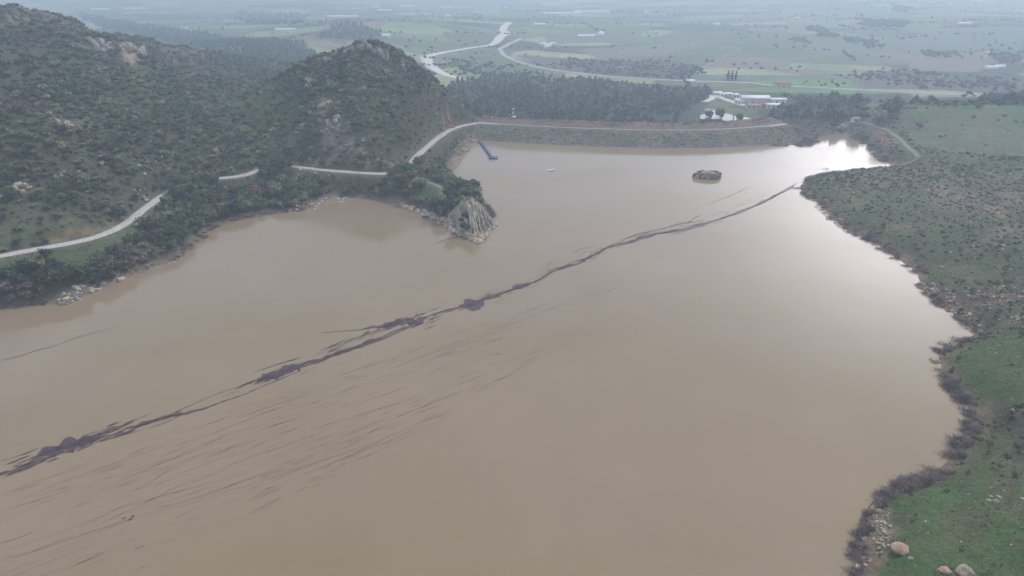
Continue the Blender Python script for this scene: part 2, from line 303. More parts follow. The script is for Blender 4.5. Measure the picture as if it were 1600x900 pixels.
FIELDS = [
 # left side
 ([(-20, 405), (140, 384), (205, 352), (250, 316), (262, 330), (215, 372), (175, 398), (95, 432), (-20, 445)], (.085, .125, .05)),
 ([(-20, 320), (80, 322), (130, 345), (80, 372), (-20, 385)], (.10, .115, .06)),
 ([(60, 372), (160, 350), (165, 362), (80, 382)], (.22, .17, .08)),
 ([(165, 338), (192, 336), (192, 350), (170, 354)], (.17, .18, .06)),
 ([(330, 140), (440, 125), (445, 165), (350, 165)], (.10, .125, .06)),
 ([(250, 78), (380, 75), (390, 120), (290, 122)], (.12, .095, .085)),
 ([(20, 22), (110, 12), (110, 42), (0, 50)], (.17, .13, .10)),
 ([(80, 182), (140, 178), (150, 210), (100, 215)], (.15, .14, .095)),
 ([(400, 140), (450, 145), (470, 230), (420, 235)], (.09, .115, .055)),
 ([(185, 72), (228, 70), (215, 100), (195, 98)], (.36, .30, .24)),
 ([(120, 66), (180, 70), (175, 84), (130, 78)], (.25, .24, .2)),
 ([(478, 118), (492, 120), (490, 145), (478, 140)], (.24, .2, .15)),
 ([(500, 145), (512, 148), (512, 178), (496, 176)], (.24, .2, .15)),
 ([(505, 180), (545, 185), (550, 240), (500, 235)], (.2, .18, .15)),
 ([(675, 168), (702, 170), (712, 196), (700, 198)], (.30, .19, .14)),
 ([(445, 252), (612, 262), (612, 267), (450, 257)], (.3, .27, .22)),
 ([(20, 290), (55, 285), (60, 302), (0, 302)], (.24, .2, .14)),
 ([(655, 282), (672, 282), (712, 300), (708, 325), (680, 322), (655, 300)], (.09, .14, .055)),
 ([(690, 296), (706, 298), (704, 306), (685, 306)], (.28, .26, .21)),
 ([(728, 222), (745, 196), (758, 196), (754, 222)], (.27, .20, .17)),
 ([(712, 228), (735, 215), (730, 235), (708, 255)], (.30, .21, .15)),
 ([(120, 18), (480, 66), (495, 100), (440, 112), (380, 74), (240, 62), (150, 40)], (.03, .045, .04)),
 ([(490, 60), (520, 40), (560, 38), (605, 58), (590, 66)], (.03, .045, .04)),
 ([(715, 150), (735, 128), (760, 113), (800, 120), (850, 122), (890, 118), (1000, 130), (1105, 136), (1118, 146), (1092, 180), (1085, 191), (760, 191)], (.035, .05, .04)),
 ([(1185, 172), (1240, 160), (1190, 150), (1280, 148), (1330, 154), (1345, 165), (1340, 190), (1190, 194)], (.04, .052, .04)),
 ([(1350, 155), (1640, 155), (1640, 166), (1480, 167), (1400, 165)], (.04, .052, .045)),
 ([(875, 84), (1080, 90), (1100, 100), (1080, 122), (960, 115), (880, 104)], (.06, .07, .06)),
 ([(1350, 108), (1440, 110), (1600, 125), (1600, 148), (1450, 140), (1340, 128)], (.075, .08, .065)),
 ([(702, 328), (735, 312), (756, 324), (774, 348), (750, 376), (710, 352)], (.26, .23, .18)),
 # right side
 ([(1405, 176), (1620, 166), (1620, 250), (1560, 242), (1470, 240), (1420, 225)], (.135, .155, .105)),
 ([(1400, 178), (1620, 165), (1620, 173), (1430, 186)], (.09, .17, .065)),
 ([(1575, 170), (1620, 170), (1620, 200), (1585, 195)], (.09, .16, .07)),
 ([(1430, 183), (1450, 186), (1446, 202), (1424, 200)], (.14, .12, .105)),
 ([(1358, 200), (1378, 206), (1402, 222), (1398, 234), (1378, 226)], (.26, .155, .115)),
 ([(1540, 322), (1570, 326), (1568, 338), (1545, 336)], (.3, .21, .14)),
 ([(1450, 285), (1480, 290), (1478, 305), (1455, 302)], (.22, .17, .14)),
 ([(1450, 418), (1490, 415), (1495, 436), (1452, 438)], (.095, .125, .05)),
 ([(1490, 400), (1565, 405), (1565, 440), (1500, 430)], (.09, .12, .055)),
 ([(1500, 335), (1550, 335), (1550, 350), (1505, 352)], (.10, .125, .06)),
 ([(1432, 436), (1470, 440), (1520, 480), (1545, 520), (1520, 520), (1455, 470)], (.17, .125, .10)),
 ([(1510, 455), (1600, 450), (1600, 470), (1520, 475)], (.18, .125, .095)),
 ([(1550, 485), (1620, 480), (1620, 515), (1560, 510)], (.17, .15, .11)),
 ([(1495, 535), (1620, 530), (1620, 645), (1540, 638), (1505, 590)], (.085, .13, .045)),
 ([(1540, 640), (1620, 648), (1620, 725), (1590, 700), (1560, 650)], (.065, .06, .05)),
 ([(1525, 650), (1570, 660), (1600, 720), (1600, 760), (1500, 750), (1510, 690)], (.09, .115, .05)),
 ([(1400, 775), (1500, 745), (1620, 755), (1620, 920), (1340, 920), (1380, 800)], (.072, .13, .048)),
 ([(1360, 790), (1392, 795), (1385, 860), (1345, 890)], (.22, .18, .14)),
 ([(1560, 300), (1600, 296), (1600, 318), (1570, 320)], (.20, .15, .125)), ([(1480, 300), (1530, 305), (1525, 318), (1485, 314)], (.17, .14, .115)), ([(1540, 355), (1600, 350), (1600, 372), (1545, 375)], (.19, .155, .125)), ([(1290, 290), (1320, 285), (1330, 310), (1300, 312)], (.15, .14, .10)),
 ([(1380, 300), (1440, 298), (1440, 315), (1385, 318)], (.09, .13, .06)), ([(1590, 690), (1600, 820), (1560, 800), (1555, 720)], (.12, .12, .07)), ([(1470, 800), (1530, 795), (1540, 850), (1480, 860)], (.10, .12, .06)),
 # plain
 ([(690, 88), (790, 77), (802, 95), (850, 108), (740, 117), (705, 103)], (.105, .17, .085)),
 ([(615, 85), (700, 80), (665, 92), (665, 103), (640, 98)], (.2, .19, .14)),
 ([(900, 72), (1110, 62), (1092, 74), (930, 85)], (.19, .185, .14)),
 ([(1035, 82), (1120, 79), (1115, 93), (1050, 92)], (.09, .155, .085)),
 ([(1078, 113), (1330, 111), (1330, 120), (1200, 124), (1078, 127)], (.10, .175, .09)),
 ([(1250, 66), (1420, 55), (1600, 45), (1600, 75), (1400, 84), (1280, 84)], (.15, .19, .13)),
 ([(1410, 84), (1545, 96), (1530, 112), (1420, 107)], (.22, .19, .16)),
 ([(1460, 170), (1340, 158), (1350, 175), (1390, 190)], (.13, .155, .09)),
 ([(1220, 14), (1345, 20), (1345, 45), (1230, 42)], (.2, .22, .13)),
 ([(740, 108), (880, 112), (900, 126), (760, 126)], (.13, .13, .095)),
 ([(840, 52), (1000, 50), (1000, 62), (860, 66)], (.12, .16, .10)),
 ([(800, 82), (880, 84), (930, 108), (860, 104)], (.12, .10, .095)),
 ([(1345, 125), (1460, 128), (1460, 140), (1345, 138)], (.13, .105, .10)),
 ([(1235, 195), (1340, 193), (1335, 206), (1262, 212)], (.15, .12, .11)),
 ([(1210, 198), (1262, 205), (1262, 226), (1200, 226)], (.14, .115, .10)),
]
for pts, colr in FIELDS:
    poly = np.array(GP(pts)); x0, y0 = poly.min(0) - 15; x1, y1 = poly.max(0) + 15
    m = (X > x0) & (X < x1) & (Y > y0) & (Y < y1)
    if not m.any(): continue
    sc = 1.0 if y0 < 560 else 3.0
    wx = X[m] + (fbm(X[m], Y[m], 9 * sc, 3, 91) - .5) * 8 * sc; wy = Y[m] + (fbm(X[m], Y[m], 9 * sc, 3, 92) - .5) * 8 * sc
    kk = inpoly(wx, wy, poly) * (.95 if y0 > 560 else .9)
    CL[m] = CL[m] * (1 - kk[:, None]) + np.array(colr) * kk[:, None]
# mud and stones along the waterline
mud = c3(.21, .16, .125) * (.75 + .5 * n3)[..., None]
k = (1 - smooth(1.5, 5.0, SD + (n2 - .5) * 4)) * (SD > -30)
CL = CL * (1 - k[..., None]) + mud * k[..., None]
# verges of the road
k = (1 - smooth(3.0, 6.0, RDIST + (n3 - .5) * 2)) * .7
CL = CL * (1 - k[..., None]) + c3(.19, .165, .125) * k[..., None]
CL = CL * (.8 + .4 * n3)[..., None]

# ================================================================== materials
def new_mat(name):
    m = bpy.data.materials.new(name); m.use_nodes = True; t = m.node_tree
    return m, t, t.nodes['Principled BSDF']
def objco(t, sc=(1, 1, 1)):
    g = t.nodes.new('ShaderNodeNewGeometry'); mp = t.nodes.new('ShaderNodeMapping'); mp.inputs['Scale'].default_value = sc
    t.links.new(g.outputs['Position'], mp.inputs['Vector']); return mp.outputs[0]
def noise(t, vec, sc, det=3, rough=.55):
    n = t.nodes.new('ShaderNodeTexNoise'); n.inputs['Scale'].default_value = sc; n.inputs['Detail'].default_value = det; n.inputs['Roughness'].default_value = rough
    t.links.new(vec, n.inputs['Vector']); return n.outputs['Fac']
def mrange(t, v, a, b, c_, d):
    n = t.nodes.new('ShaderNodeMapRange'); t.links.new(v, n.inputs[0])
    for i, q in enumerate((a, b, c_, d)): n.inputs[i + 1].default_value = q
    return n.outputs[0]
def bump(t, b, h, dist, strength=1):
    n = t.nodes.new('ShaderNodeBump'); n.inputs['Strength'].default_value = strength; n.inputs['Distance'].default_value = dist
    t.links.new(h, n.inputs['Height']); t.links.new(n.outputs[0], b.inputs['Normal'])
def scale_rgb(t, colr, f):
    n = t.nodes.new('ShaderNodeVectorMath'); n.operation = 'SCALE'
    if isinstance(colr, tuple): n.inputs[0].default_value = colr
    else: t.links.new(colr, n.inputs[0])
    t.links.new(f, n.inputs['Scale']); return n.outputs[0]
def attr(t, name='col'):
    n = t.nodes.new('ShaderNodeAttribute'); n.attribute_name = name; return n.outputs['Color']
# ground
M_ground, t, b = new_mat('soil_and_grass')
v = objco(t); a = attr(t)
f1 = noise(t, v, .45, 5, .65); f2 = noise(t, v, 2.3, 4, .7); f3 = noise(t, v, .07, 4, .6)
q = mixrgb(t, mrange(t, f1, .42, .66, 0, .55), a, scale_rgb(t, a, mrange(t, f3, .3, .7, .3, .75)))
q = mixrgb(t, mrange(t, f2, .56, .72, 0, .5), q, (.17, .15, .10))
f4 = noise(t, v, .16, 5, .7); q = mixrgb(t, mrange(t, f4, .48, .62, 0, .6), q, (.095, .085, .055))
q = scale_rgb(t, q, mrange(t, f2, .25, .75, .6, 1.45))
t.links.new(q, b.inputs['Base Color']); b.inputs['Roughness'].default_value = .95; b.inputs['Specular IOR Level'].default_value = .15
bump(t, b, vmath(t, 'ADD', f1, vmath(t, 'MULTIPLY', f2, .35)), .9)
# foliage
M_leaf, t, b = new_mat('foliage')
a = attr(t); v = objco(t); oi = t.nodes.new('ShaderNodeObjectInfo')
f = mrange(t, noise(t, v, 1.1, 3, .7), .3, .7, .68, 1.35)
q = scale_rgb(t, a, f); q = scale_rgb(t, q, mrange(t, oi.outputs['Random'], 0, 1, .8, 1.25))
t.links.new(q, b.inputs['Base Color']); b.inputs['Roughness'].default_value = .8; b.inputs['Specular IOR Level'].default_value = .2
# bark / twigs
def simple(name, colr, rough=.85, ns=2.0, amp=.3, bd=0.0, metal=0, spec=.3):
    m, t, b = new_mat(name); v = objco(t); f = noise(t, v, ns, 4, .65)
    t.links.new(scale_rgb(t, colr, mrange(t, f, .3, .7, 1 - amp, 1 + amp)), b.inputs['Base Color'])
    b.inputs['Roughness'].default_value = rough; b.inputs['Metallic'].default_value = metal; b.inputs['Specular IOR Level'].default_value = spec
    if bd: bump(t, b, f, bd)
    return m
M_bark = simple('bark', (.10, .08, .06), .9, 3, .3)
M_road = simple('pale_concrete_road', (.42, .40, .37), .9, .9, .4)
M_gravel = simple('pale_gravel', (.55, .51, .47), .95, .12, .2)
M_asph = simple('worn_asphalt', (.24, .23, .22), .9, .3, .2)
M_track = simple('dirt_track', (.20, .175, .14), .95, .6, .3)
M_blue = simple('blue_plastic', (.04, .07, .22), .5, 1, .15)
M_white = simple('white_paint', (.8, .8, .78), .5, .8, .08)
M_wroof = simple('white_sheet_roof', (.78, .79, .80), .55, .2, .08)
M_wall = simple('plaster', (.55, .52, .47), .85, .5, .12)
M_red = simple('red_tiles', (.33, .13, .09), .85, .8, .2)
M_dark = simple('dark_opening', (.03, .03, .035), .5, .5, .1)
M_grey = simple('grey_metal', (.35, .36, .37), .5, .6, .15)
M_yel = simple('ochre_plaster', (.45, .31, .12), .8, .6, .15)
M_conc = simple('grey_concrete', (.33, .31, .29), .9, .7, .2)
M_scum = simple('floating_scum', (.085, .060, .068), .75, .5, .3, spec=.15)
M_wood = simple('wet_wood', (.10, .08, .06), .7, 1, .3)
# rock
M_rock, t, b = new_mat('weathered_rock'); v = objco(t); a = attr(t)
f1 = noise(t, v, .9, 6, .7); f2 = noise(t, v, .25, 3, .5)
vo = t.nodes.new('ShaderNodeTexVoronoi'); vo.feature = 'DISTANCE_TO_EDGE'; vo.inputs['Scale'].default_value = .7; t.links.new(v, vo.inputs['Vector'])
q = scale_rgb(t, a, mrange(t, f1, .3, .7, .6, 1.35)); q = mixrgb(t, mrange(t, f2, .5, .68, 0, .5), q, (.13, .125, .10))
q = mixrgb(t, mrange(t, vo.outputs['Distance'], 0, .05, .5, 0), q, (.07, .06, .05))
t.links.new(q, b.inputs['Base Color']); b.inputs['Roughness'].default_value = .92; b.inputs['Specular IOR Level'].default_value = .25; bump(t, b, f1, .5)
# riprap
M_rip, t, b = new_mat('riprap_stone'); v = objco(t)
vo = t.nodes.new('ShaderNodeTexVoronoi'); vo.inputs['Scale'].default_value = .55; t.links.new(v, vo.inputs['Vector'])
f1 = noise(t, v, .5, 5, .7); f3 = noise(t, v, .05, 3, .5)
q = mixrgb(t, mrange(t, vo.outputs['Color'], 0, 1, 0, 1), (.085, .078, .058), (.19, .17, .135))
q = mixrgb(t, mrange(t, f1, .5, .6, 0, .8), q, (.07, .07, .05)); q = scale_rgb(t, q, mrange(t, f3, .3, .7, .8, 1.2))
t.links.new(q, b.inputs['Base Color']); b.inputs['Roughness'].default_value = .95; bump(t, b, vo.outputs['Distance'], .6)
# water
def water_mat(name, colr, rough):
    m, t, b = new_mat(name); v = objco(t)
    f3 = noise(t, objco(t, (.5, 1, 1)), .011, 5, .6)
    f5 = noise(t, objco(t, (.8, .35, 1)), .035, 6, .65)
    wc = mixrgb(t, mrange(t, f3, .3, .7, 0, 1), (colr[0] * .93, colr[1] * .91, colr[2] * .76), (colr[0] * 1.06, colr[1] * 1.08, colr[2] * 1.2)); t.links.new(scale_rgb(t, wc, mrange(t, f5, .3, .7, .95, 1.05)), b.inputs['Base Color'])
    t.links.new(mrange(t, noise(t, objco(t, (.35, 1, 1)), .02, 4, .6), .35, .65, rough * .6, rough * 1.7), b.inputs['Roughness']); b.inputs['IOR'].default_value = 1.333; b.inputs['Specular IOR Level'].default_value = .5
    f1 = noise(t, objco(t, (1, .6, 1)), .9, 3, .6); f2 = noise(t, v, .12, 2, .5)
    bump(t, b, vmath(t, 'ADD', f1, vmath(t, 'MULTIPLY', f2, 3.0)), .02, .6)
    return m
M_water = water_mat('muddy_water', (.242, .186, .122), .11)
M_pond = water_mat('still_water', (.2, .2, .19), .05)
# haze
M_haze = bpy.data.materials.new('haze'); M_haze.use_nodes = True; t = M_haze.node_tree
for n in list(t.nodes): t.nodes.remove(n)
pv = t.nodes.new('ShaderNodeVolumePrincipled'); mo = t.nodes.new('ShaderNodeOutputMaterial'); t.links.new(pv.outputs[0], mo.inputs['Volume'])
pv.inputs['Color'].default_value = (.69, .82, 1.0, 1); pv.inputs['Density'].default_value = HAZE_DENSITY; pv.inputs['Anisotropy'].default_value = .35

# ================================================================== ground and water
def grid_faces(nj, ni):
    a = (np.arange(nj - 1)[:, None] * ni + np.arange(ni - 1)[None]).ravel(); return np.stack([a, a + 1, a + ni + 1, a + ni], 1)
g = mesh_obj('ground', np.stack([X.ravel(), Y.ravel(), H.ravel()], 1), grid_faces(*X.shape), M_ground, col=CL.reshape(-1, 3), smooth=True); tag(g, kind='structure')
wx = np.arange(-640, 460, 4.0); wy = np.arange(-260, 560, 4.0); WX, WY = np.meshgrid(wx, wy)
F = grid_faces(*WX.shape); cxm = (WX.ravel()[F]).mean(1); cym = (WY.ravel()[F]).mean(1)
dl, _, _ = seg_dist(cxm, cym, lake_c); keep = inpoly(cxm, cym, lake) | (dl < 9)
F = F[keep]; used, inv = np.unique(F, return_inverse=True); F = inv.reshape(F.shape)
wv = np.stack([WX.ravel()[used], WY.ravel()[used], np.zeros(len(used))], 1)
tag(mesh_obj('lake_water', wv, F, M_water, smooth=True), kind='structure')
hz_lo, hz_hi = -12.0, 128.0
bx = [(-5900, -290), (5900, -290), (5900, 8900), (-5900, 8900)]
hz = mesh_obj('haze', [(x, y, z) for z in (hz_lo, hz_hi) for x, y in [(-6100, -400), (6100, -400), (6100, 9100), (-6100, 9100)]],
              [(0, 3, 2, 1), (4, 5, 6, 7), (0, 1, 5, 4), (1, 2, 6, 5), (2, 3, 7, 6), (3, 0, 4, 7)], M_haze)
tag(hz, 'pale blue haze thickening over the far plain', kind='stuff')

# ================================================================== ribbons (roads and tracks)
def ribbon(name, pts, width, mat, lift=.15, step=2.5, jitter=0.0, sink=True, kind='structure', zfun=None):
    """pts: world (x, y[, w]) polyline"""
    p = np.array(pts, float)
    if p.shape[1] == 2: p = np.c_[p, np.full(len(p), width)]
    p = smooth_path(resample(p, step), 3); n = len(p)
    t_ = np.gradient(p[:, :2], axis=0); t_ /= np.hypot(*t_.T)[:, None] + 1e-9; nn = np.stack([-t_[:, 1], t_[:, 0]], 1)
    offs = np.linspace(-.5, .5, 5); V = []
    jw = 1 + jitter * (vnoise(np.arange(n) * step, np.zeros(n), 9, 7) - .5) * 2
    jc = jitter * width * .5 * (vnoise(np.arange(n) * step, np.ones(n) * 50, 14, 8) - .5)
    for o_ in offs:
        q = p[:, :2] + nn * (p[:, 2:3] * jw[:, None] * o_ + jc[:, None]); z = (Hf(q[:, 0], q[:, 1]) if zfun is None else zfun)
        V.append(np.c_[q, z])
    V = np.array(V)                        # 5, n, 3
    V[:, :, 2] = np.maximum(V[:, :, 2], V[:, :, 2].mean(0)) + lift
    V = np.concatenate([V, V[:, :, :]], 0); V[5:, :, 2] -= (lift + .5)   # thickness
    F = []
    idx = lambda a, i: a * n + i
    i = np.arange(n - 1)
    for a in range(4): F.append(np.stack([idx(a, i), idx(a, i + 1), idx(a + 1, i + 1), idx(a + 1, i)], 1)[:, ::-1])
    F.append(np.stack([idx(0, i), idx(5, i), idx(5, i + 1), idx(0, i + 1)], 1)[:, ::-1]); F.append(np.stack([idx(4, i), idx(4, i + 1), idx(9, i + 1), idx(9, i)], 1)[:, ::-1])
    o = mesh_obj(name, V.reshape(-1, 3), np.concatenate(F), mat); o['kind'] = kind; return o
rr = ribbon('lakeside_road', road[:, :2], 4.6, M_road, .1, 2.0, .12, zfun=None)
ROADS_NEAR = [road[:, :2]]
tr = GP([(1322, 193), (1340, 190), (1360, 195), (1385, 203), (1405, 217), (1418, 231), (1430, 240), (1437, 248), (1428, 254), (1408, 258)])
ribbon('lakeside_track', tr, 2.6, M_track, .15, 2.5, .2); ROADS_NEAR.append(np.array(tr))
tr = GP([(642, 276), (655, 280), (672, 286), (690, 294), (702, 300)]); ribbon('peninsula_track', tr, 2.2, M_track, .15, 2, .3); ROADS_NEAR.append(np.array(tr))
wide = [(722, 125, 4), (716, 122.5, 7), (700, 119, 9), (687, 113, 10), (674, 105, 12), (668, 97, 16), (664, 90, 15), (677, 85.5, 10), (705, 80, 8), (742, 74, 8), (768, 69, 9), (778, 63, 15), (781, 58, 16), (792, 52, 18), (785, 48, 14), (788, 41, 14), (796, 35, 12)]
ribbon('gravel_road', [(*G(a, b)[:2], w__ * 1.15) for a, b, w__ in wide], 8, M_gravel, .5, 5, .15)
hw = [(815, 60), (796, 66), (780, 74), (787, 84), (805, 92), (830, 100), (862, 106), (920, 112.5), (965, 118), (1012, 122.5), (1045, 125), (1077, 127.5), (1125, 128.5), (1175, 130), (1200, 134), (1275, 137.5), (1335, 140.5), (1450, 147), (1537, 151), (1620, 155)]
ribbon('highway', GP(hw), 7.5, simple('pale_asphalt', (.36, .355, .35), .9, .05, .12), .7, 6, .05); ROADS_NEAR.append(np.array(GP(hw)))
for pts, w__, m in [([(1087, 110), (1110, 91), (1157, 75)], 4, M_track), ([(289, 42), (297, 46), (300, 55)], 5, M_gravel), ([(1100, 160), (1114, 154), (1112, 148), (1125, 153), (1145, 160), (1165, 166)], 6, M_gravel),
                    ([(860, 45), (900, 50), (960, 47)], 4, M_track), ([(1260, 120), (1400, 118), (1500, 128)], 4, M_track), ([(960, 100), (1000, 95), (1110, 91)], 4, M_track)]:
    ribbon('field_track', GP(pts), w__, m, .5, 5, .1)
# ponds behind the dam
def pond(name, px, z):
    pts = np.array([P(a, b, z) for a, b in px]); pts = resample(np.vstack([pts, pts[:1]]), 3)[:-1]; cpt = pts.mean(0)
    r = pts - cpt; pts = cpt + r * (1 + .12 * (vnoise(pts[:, 0], pts[:, 1], 7, 5) - .5))[:, None]
    n = len(pts); V = np.vstack([np.c_[cpt[None], [[z]]], np.c_[pts, np.full(n, z)]]); F = [(0, i + 1, (i + 1) % n + 1) for i in range(n)]
    return tag(mesh_obj(name, V, F, M_pond), kind='structure')
PONDS = [[(1103, 170), (1112, 171), (1130, 176), (1146, 180), (1145, 189.5), (1130, 188), (1117, 186), (1094, 186), (1093, 180), (1104, 177)], [(1162, 183), (1171, 184), (1177, 192), (1160, 192)], [(1147, 181), (1151, 181), (1150, 191), (1147, 191)]]
for q in PONDS:
    zz = max(G(a, b)[2] for a, b in q) ; pond('pond_water', q, min(zz, -3) + .5)

# ================================================================== the dam
dam_e = empty('earth_dam', (90, 490, 0)); tag(dam_e, 'long low earth dam with stone face closing the far end of the brown lake', 'dam')
def dam_strip(name, prof, mat, jig=0.0, parts=1):
    n = len(dam); V = []
    for off, z in prof:
        q = dam + dnrm * off; V.append(np.c_[q, np.full(n, z)])
    V = np.array(V)
    if jig: V[..., 2] += jig * (fbm(V[..., 0], V[..., 1], 5, 3, 77) - .5)
    V -= np.array([90, 490, 0]); i = np.arange(n - 1); F = []
    for a in range(len(prof) - 1): F.append(np.stack([a * n + i, a * n + i + 1, (a + 1) * n + i + 1, (a + 1) * n + i], 1))
    return mesh_obj(name, V.reshape(-1, 3), np.concatenate(F), mat, parent=dam_e)
offs = np.linspace(-30, -4, 14)
dam_strip('stone_face', [(o_, 8 + (o_ + 4) / 14 * 8) for o_ in offs] + [(-3.2, 8.1)], M_rip, 1.4)
dam_strip('crest_road', [(-2.4, 7.6), (-2.2, 8.45), (1.0, 8.45), (1.3, 7.9)], M_road)
dam_strip('scrub_bank', [(.9, 8.2), (4, 9.6), (9, 10.8), (14, 10.9), (20, 8), (30, 3), (44, -4), (60, -10)], simple('brown_scrub_soil', (.15, .115, .085), .95, .4, .35, .5), 1.2)
dw = (dam - dnrm * 2.8)[6:-6]
V = []; 
for k_, z in ((0, 8.3), (0, 9.0), (.35, 9.0), (.35, 8.3)): V.append(np.c_[dw - (90, 490) + dnrm[6:-6] * k_, np.full(len(dw), z)])
V = np.array(V); n = len(dw); i = np.arange(n - 1)
mesh_obj('parapet', V.reshape(-1, 3), np.concatenate([np.stack([a * n + i, a * n + i + 1, (a + 1) * n + i + 1, (a + 1) * n + i], 1) for a in range(3)]), M_conc, parent=dam_e)

# ================================================================== plants
def ico(sub):
    import bmesh
    bm = bmesh.new(); bmesh.ops.create_icosphere(bm, subdivisions=sub, radius=1)
    V = np.array([v.co[:] for v in bm.verts]); F = np.array([[v.index for v in f.verts] for f in bm.faces]); bm.free(); return V, F
ICO1, ICO2, ICO3 = ico(1), ico(2), ico(3)
def lump(V, r, amp=.25, fr=2.0, seed=0):
    d = r.uniform(-1, 1, (6, 3)); d /= np.linalg.norm(d, axis=1)[:, None]; ph = r.uniform(0, 6.28, 6); f = r.uniform(fr, fr * 2.2, 6)
    s = 1 + amp * sum(np.sin(V @ d[i] * f[i] + ph[i]) for i in range(6)) / 2.2
    return V * s[:, None]
def quads(cen, nrm, size, r):
    """leaf clumps: one quad each"""
    n = len(cen); a = np.cross(nrm, r.normal(size=(n, 3))); a /= np.linalg.norm(a, axis=1)[:, None] + 1e-9; b_ = np.cross(nrm, a)
    s = size[:, None]; k = r.uniform(.5, 1.0, (n, 1))
    V = np.stack([cen - a * s, cen + b_ * s * k, cen + a * s * r.uniform(.6, 1.1, (n, 1)), cen - b_ * s * k], 1).reshape(-1, 3)
    F = np.arange(4 * n).reshape(n, 4); return V, F
def crown(kind, seed, nleaf=60):
    """unit radius crown, base at z=0; returns V, F(quads; triangles repeat no vertex -> split to quads by degenerate-free pairs), shade-free tint"""
    r = np.random.default_rng(seed); V = []; F = []; T = []; o_ = 0
    if kind == 'round':   lobes = [((0, 0, .85), (.72, .72, .62))] + [((math.cos(a) * .5, math.sin(a) * .5, r.uniform(.45, 1.0)), (.48, .48, .4)) for a in r.uniform(0, 6.28, 5)]
    elif kind == 'low':   lobes = [((r.uniform(-.5, .5), r.uniform(-.5, .5), r.uniform(.15, .4)), (r.uniform(.35, .65), r.uniform(.35, .65), r.uniform(.3, .45))) for _ in range(4)]
    elif kind == 'pine':  lobes = [((r.uniform(-.12, .12), r.uniform(-.12, .12), z), (w_, w_, .38)) for z, w_ in ((.45, .78), (.85, .76), (1.2, .6), (1.5, .36))]
    elif kind == 'cypress': lobes = [((0, 0, z), (w_, w_, .6)) for z, w_ in ((.6, .42), (1.4, .46), (2.2, .36), (2.9, .2))]
    for c_, s in lobes:
        c_ = np.array(c_); s = np.array(s)
        v0 = lump(ICO1[0], r, .3) * s * .78 + c_; f = ICO1[1]
        V.append(v0); F.append(np.c_[f, f[:, 2]] + o_); T.append(np.full(len(v0), .55 + .1 * r.random())); o_ += len(v0)  # core tinted darker than the leaves: shade inside the crown put into the colour
        m = max(5, int(nleaf * (s[0] / sum(q[1][0] for q in lobes))))
        d = r.normal(size=(m, 3)); d[:, 2] = np.abs(d[:, 2]) * .9 - .25; d /= np.linalg.norm(d, axis=1)[:, None]
        cen = c_ + d * s * r.uniform(.75, 1.18, (m, 1)); nr_ = d + r.normal(size=(m, 3)) * .55 + (0, 0, .4); nr_ /= np.linalg.norm(nr_, axis=1)[:, None]
        q, f = quads(cen, nr_, r.uniform(.10, .24, m), r); V.append(q); F.append(f + o_); T.append(np.repeat(r.uniform(.65, 1.5, m), 4)); o_ += len(q)
    V = np.concatenate(V); F = np.concatenate(F); T = np.concatenate(T)
    V[:, 2] = np.maximum(V[:, 2], 0.02 if kind in ('low',) else .1); return V, F, T
def twigs(seed, n=120):
    """leafless bush: many thin upright blades"""
    r = np.random.default_rng(seed); base = r.normal(size=(n, 3)) * (.35, .35, 0); d = base * .9 + r.normal(size=(n, 3)) * (.3, .3, .2); d[:, 2] = r.uniform(.3, 1.0, n) * np.exp(-(base[:, 0] ** 2 + base[:, 1] ** 2) * 1.6)
    side = np.cross(d, r.normal(size=(n, 3))); side /= np.linalg.norm(side, axis=1)[:, None]; w_ = r.uniform(.008, .022, n)[:, None]
    tip = base + d; mid = base + d * .55 + r.normal(size=(n, 3)) * .06
    V = np.stack([base - side * w_, mid - side * w_ * 1.6, tip, mid + side * w_ * 1.6], 1).reshape(-1, 3); V[:, 2] = np.maximum(V[:, 2], 0)
    return V, np.arange(4 * n).reshape(n, 4), np.repeat(r.uniform(.7, 1.35, n), 4)
def grassclump(seed, n=9):
    r = np.random.default_rng(seed); base = r.normal(size=(n, 3)) * (.4, .4, 0); d = r.normal(size=(n, 3)) * (.35, .35, 0); d[:, 2] = r.uniform(.5, 1, n)
    side = np.cross(d, r.normal(size=(n, 3))); side /= np.linalg.norm(side, axis=1)[:, None]; w_ = r.uniform(.06, .14, n)[:, None]
    V = np.stack([base - side * w_, base + d * .6 - side * w_, base + d, base + side * w_], 1).reshape(-1, 3); V[:, 2] = np.maximum(V[:, 2], 0)
    return V, np.arange(4 * n).reshape(n, 4), np.repeat(r.uniform(.75, 1.3, n), 4)
PROT = {'round': [crown('round', 100 + i, 150) for i in range(6)], 'roundfar': [crown('round', 200 + i, 34) for i in range(5)], 'low': [crown('low', 300 + i, 70) for i in range(6)], 'lowfar': [crown('low', 350 + i, 26) for i in range(5)],
        'pine': [crown('pine', 400 + i, 110) for i in range(5)], 'pinefar': [crown('pine', 450 + i, 30) for i in range(4)], 'twig': [twigs(500 + i, 230) for i in range(6)], 'grass': [grassclump(600 + i) for i in range(5)],
        'cypress': [crown('cypress', 700 + i, 70) for i in range(2)]}
PALETTE = {'evergreen': [(.045, .070, .034), (.062, .086, .040), (.030, .048, .030), (.095, .118, .052), (.062, .076, .042)],
           'olive': [(.12, .145, .075), (.10, .125, .07), (.15, .155, .09)],
           'russet': [(.15, .085, .07), (.13, .09, .075)],
           'mauve': [(.115, .095, .09), (.10, .082, .08)],
           'low': [(.065, .10, .052), (.08, .115, .06), (.10, .13, .065), (.06, .085, .05), (.13, .135, .085)],
           'pine': [(.038, .066, .046), (.046, .078, .050), (.062, .092, .056)],
           'bare': [(.27, .215, .205), (.22, .175, .18), (.30, .25, .215), (.22, .185, .175)],
           'grass': [(.072, .125, .05), (.095, .128, .062), (.055, .10, .045), (.13, .13, .08)]}
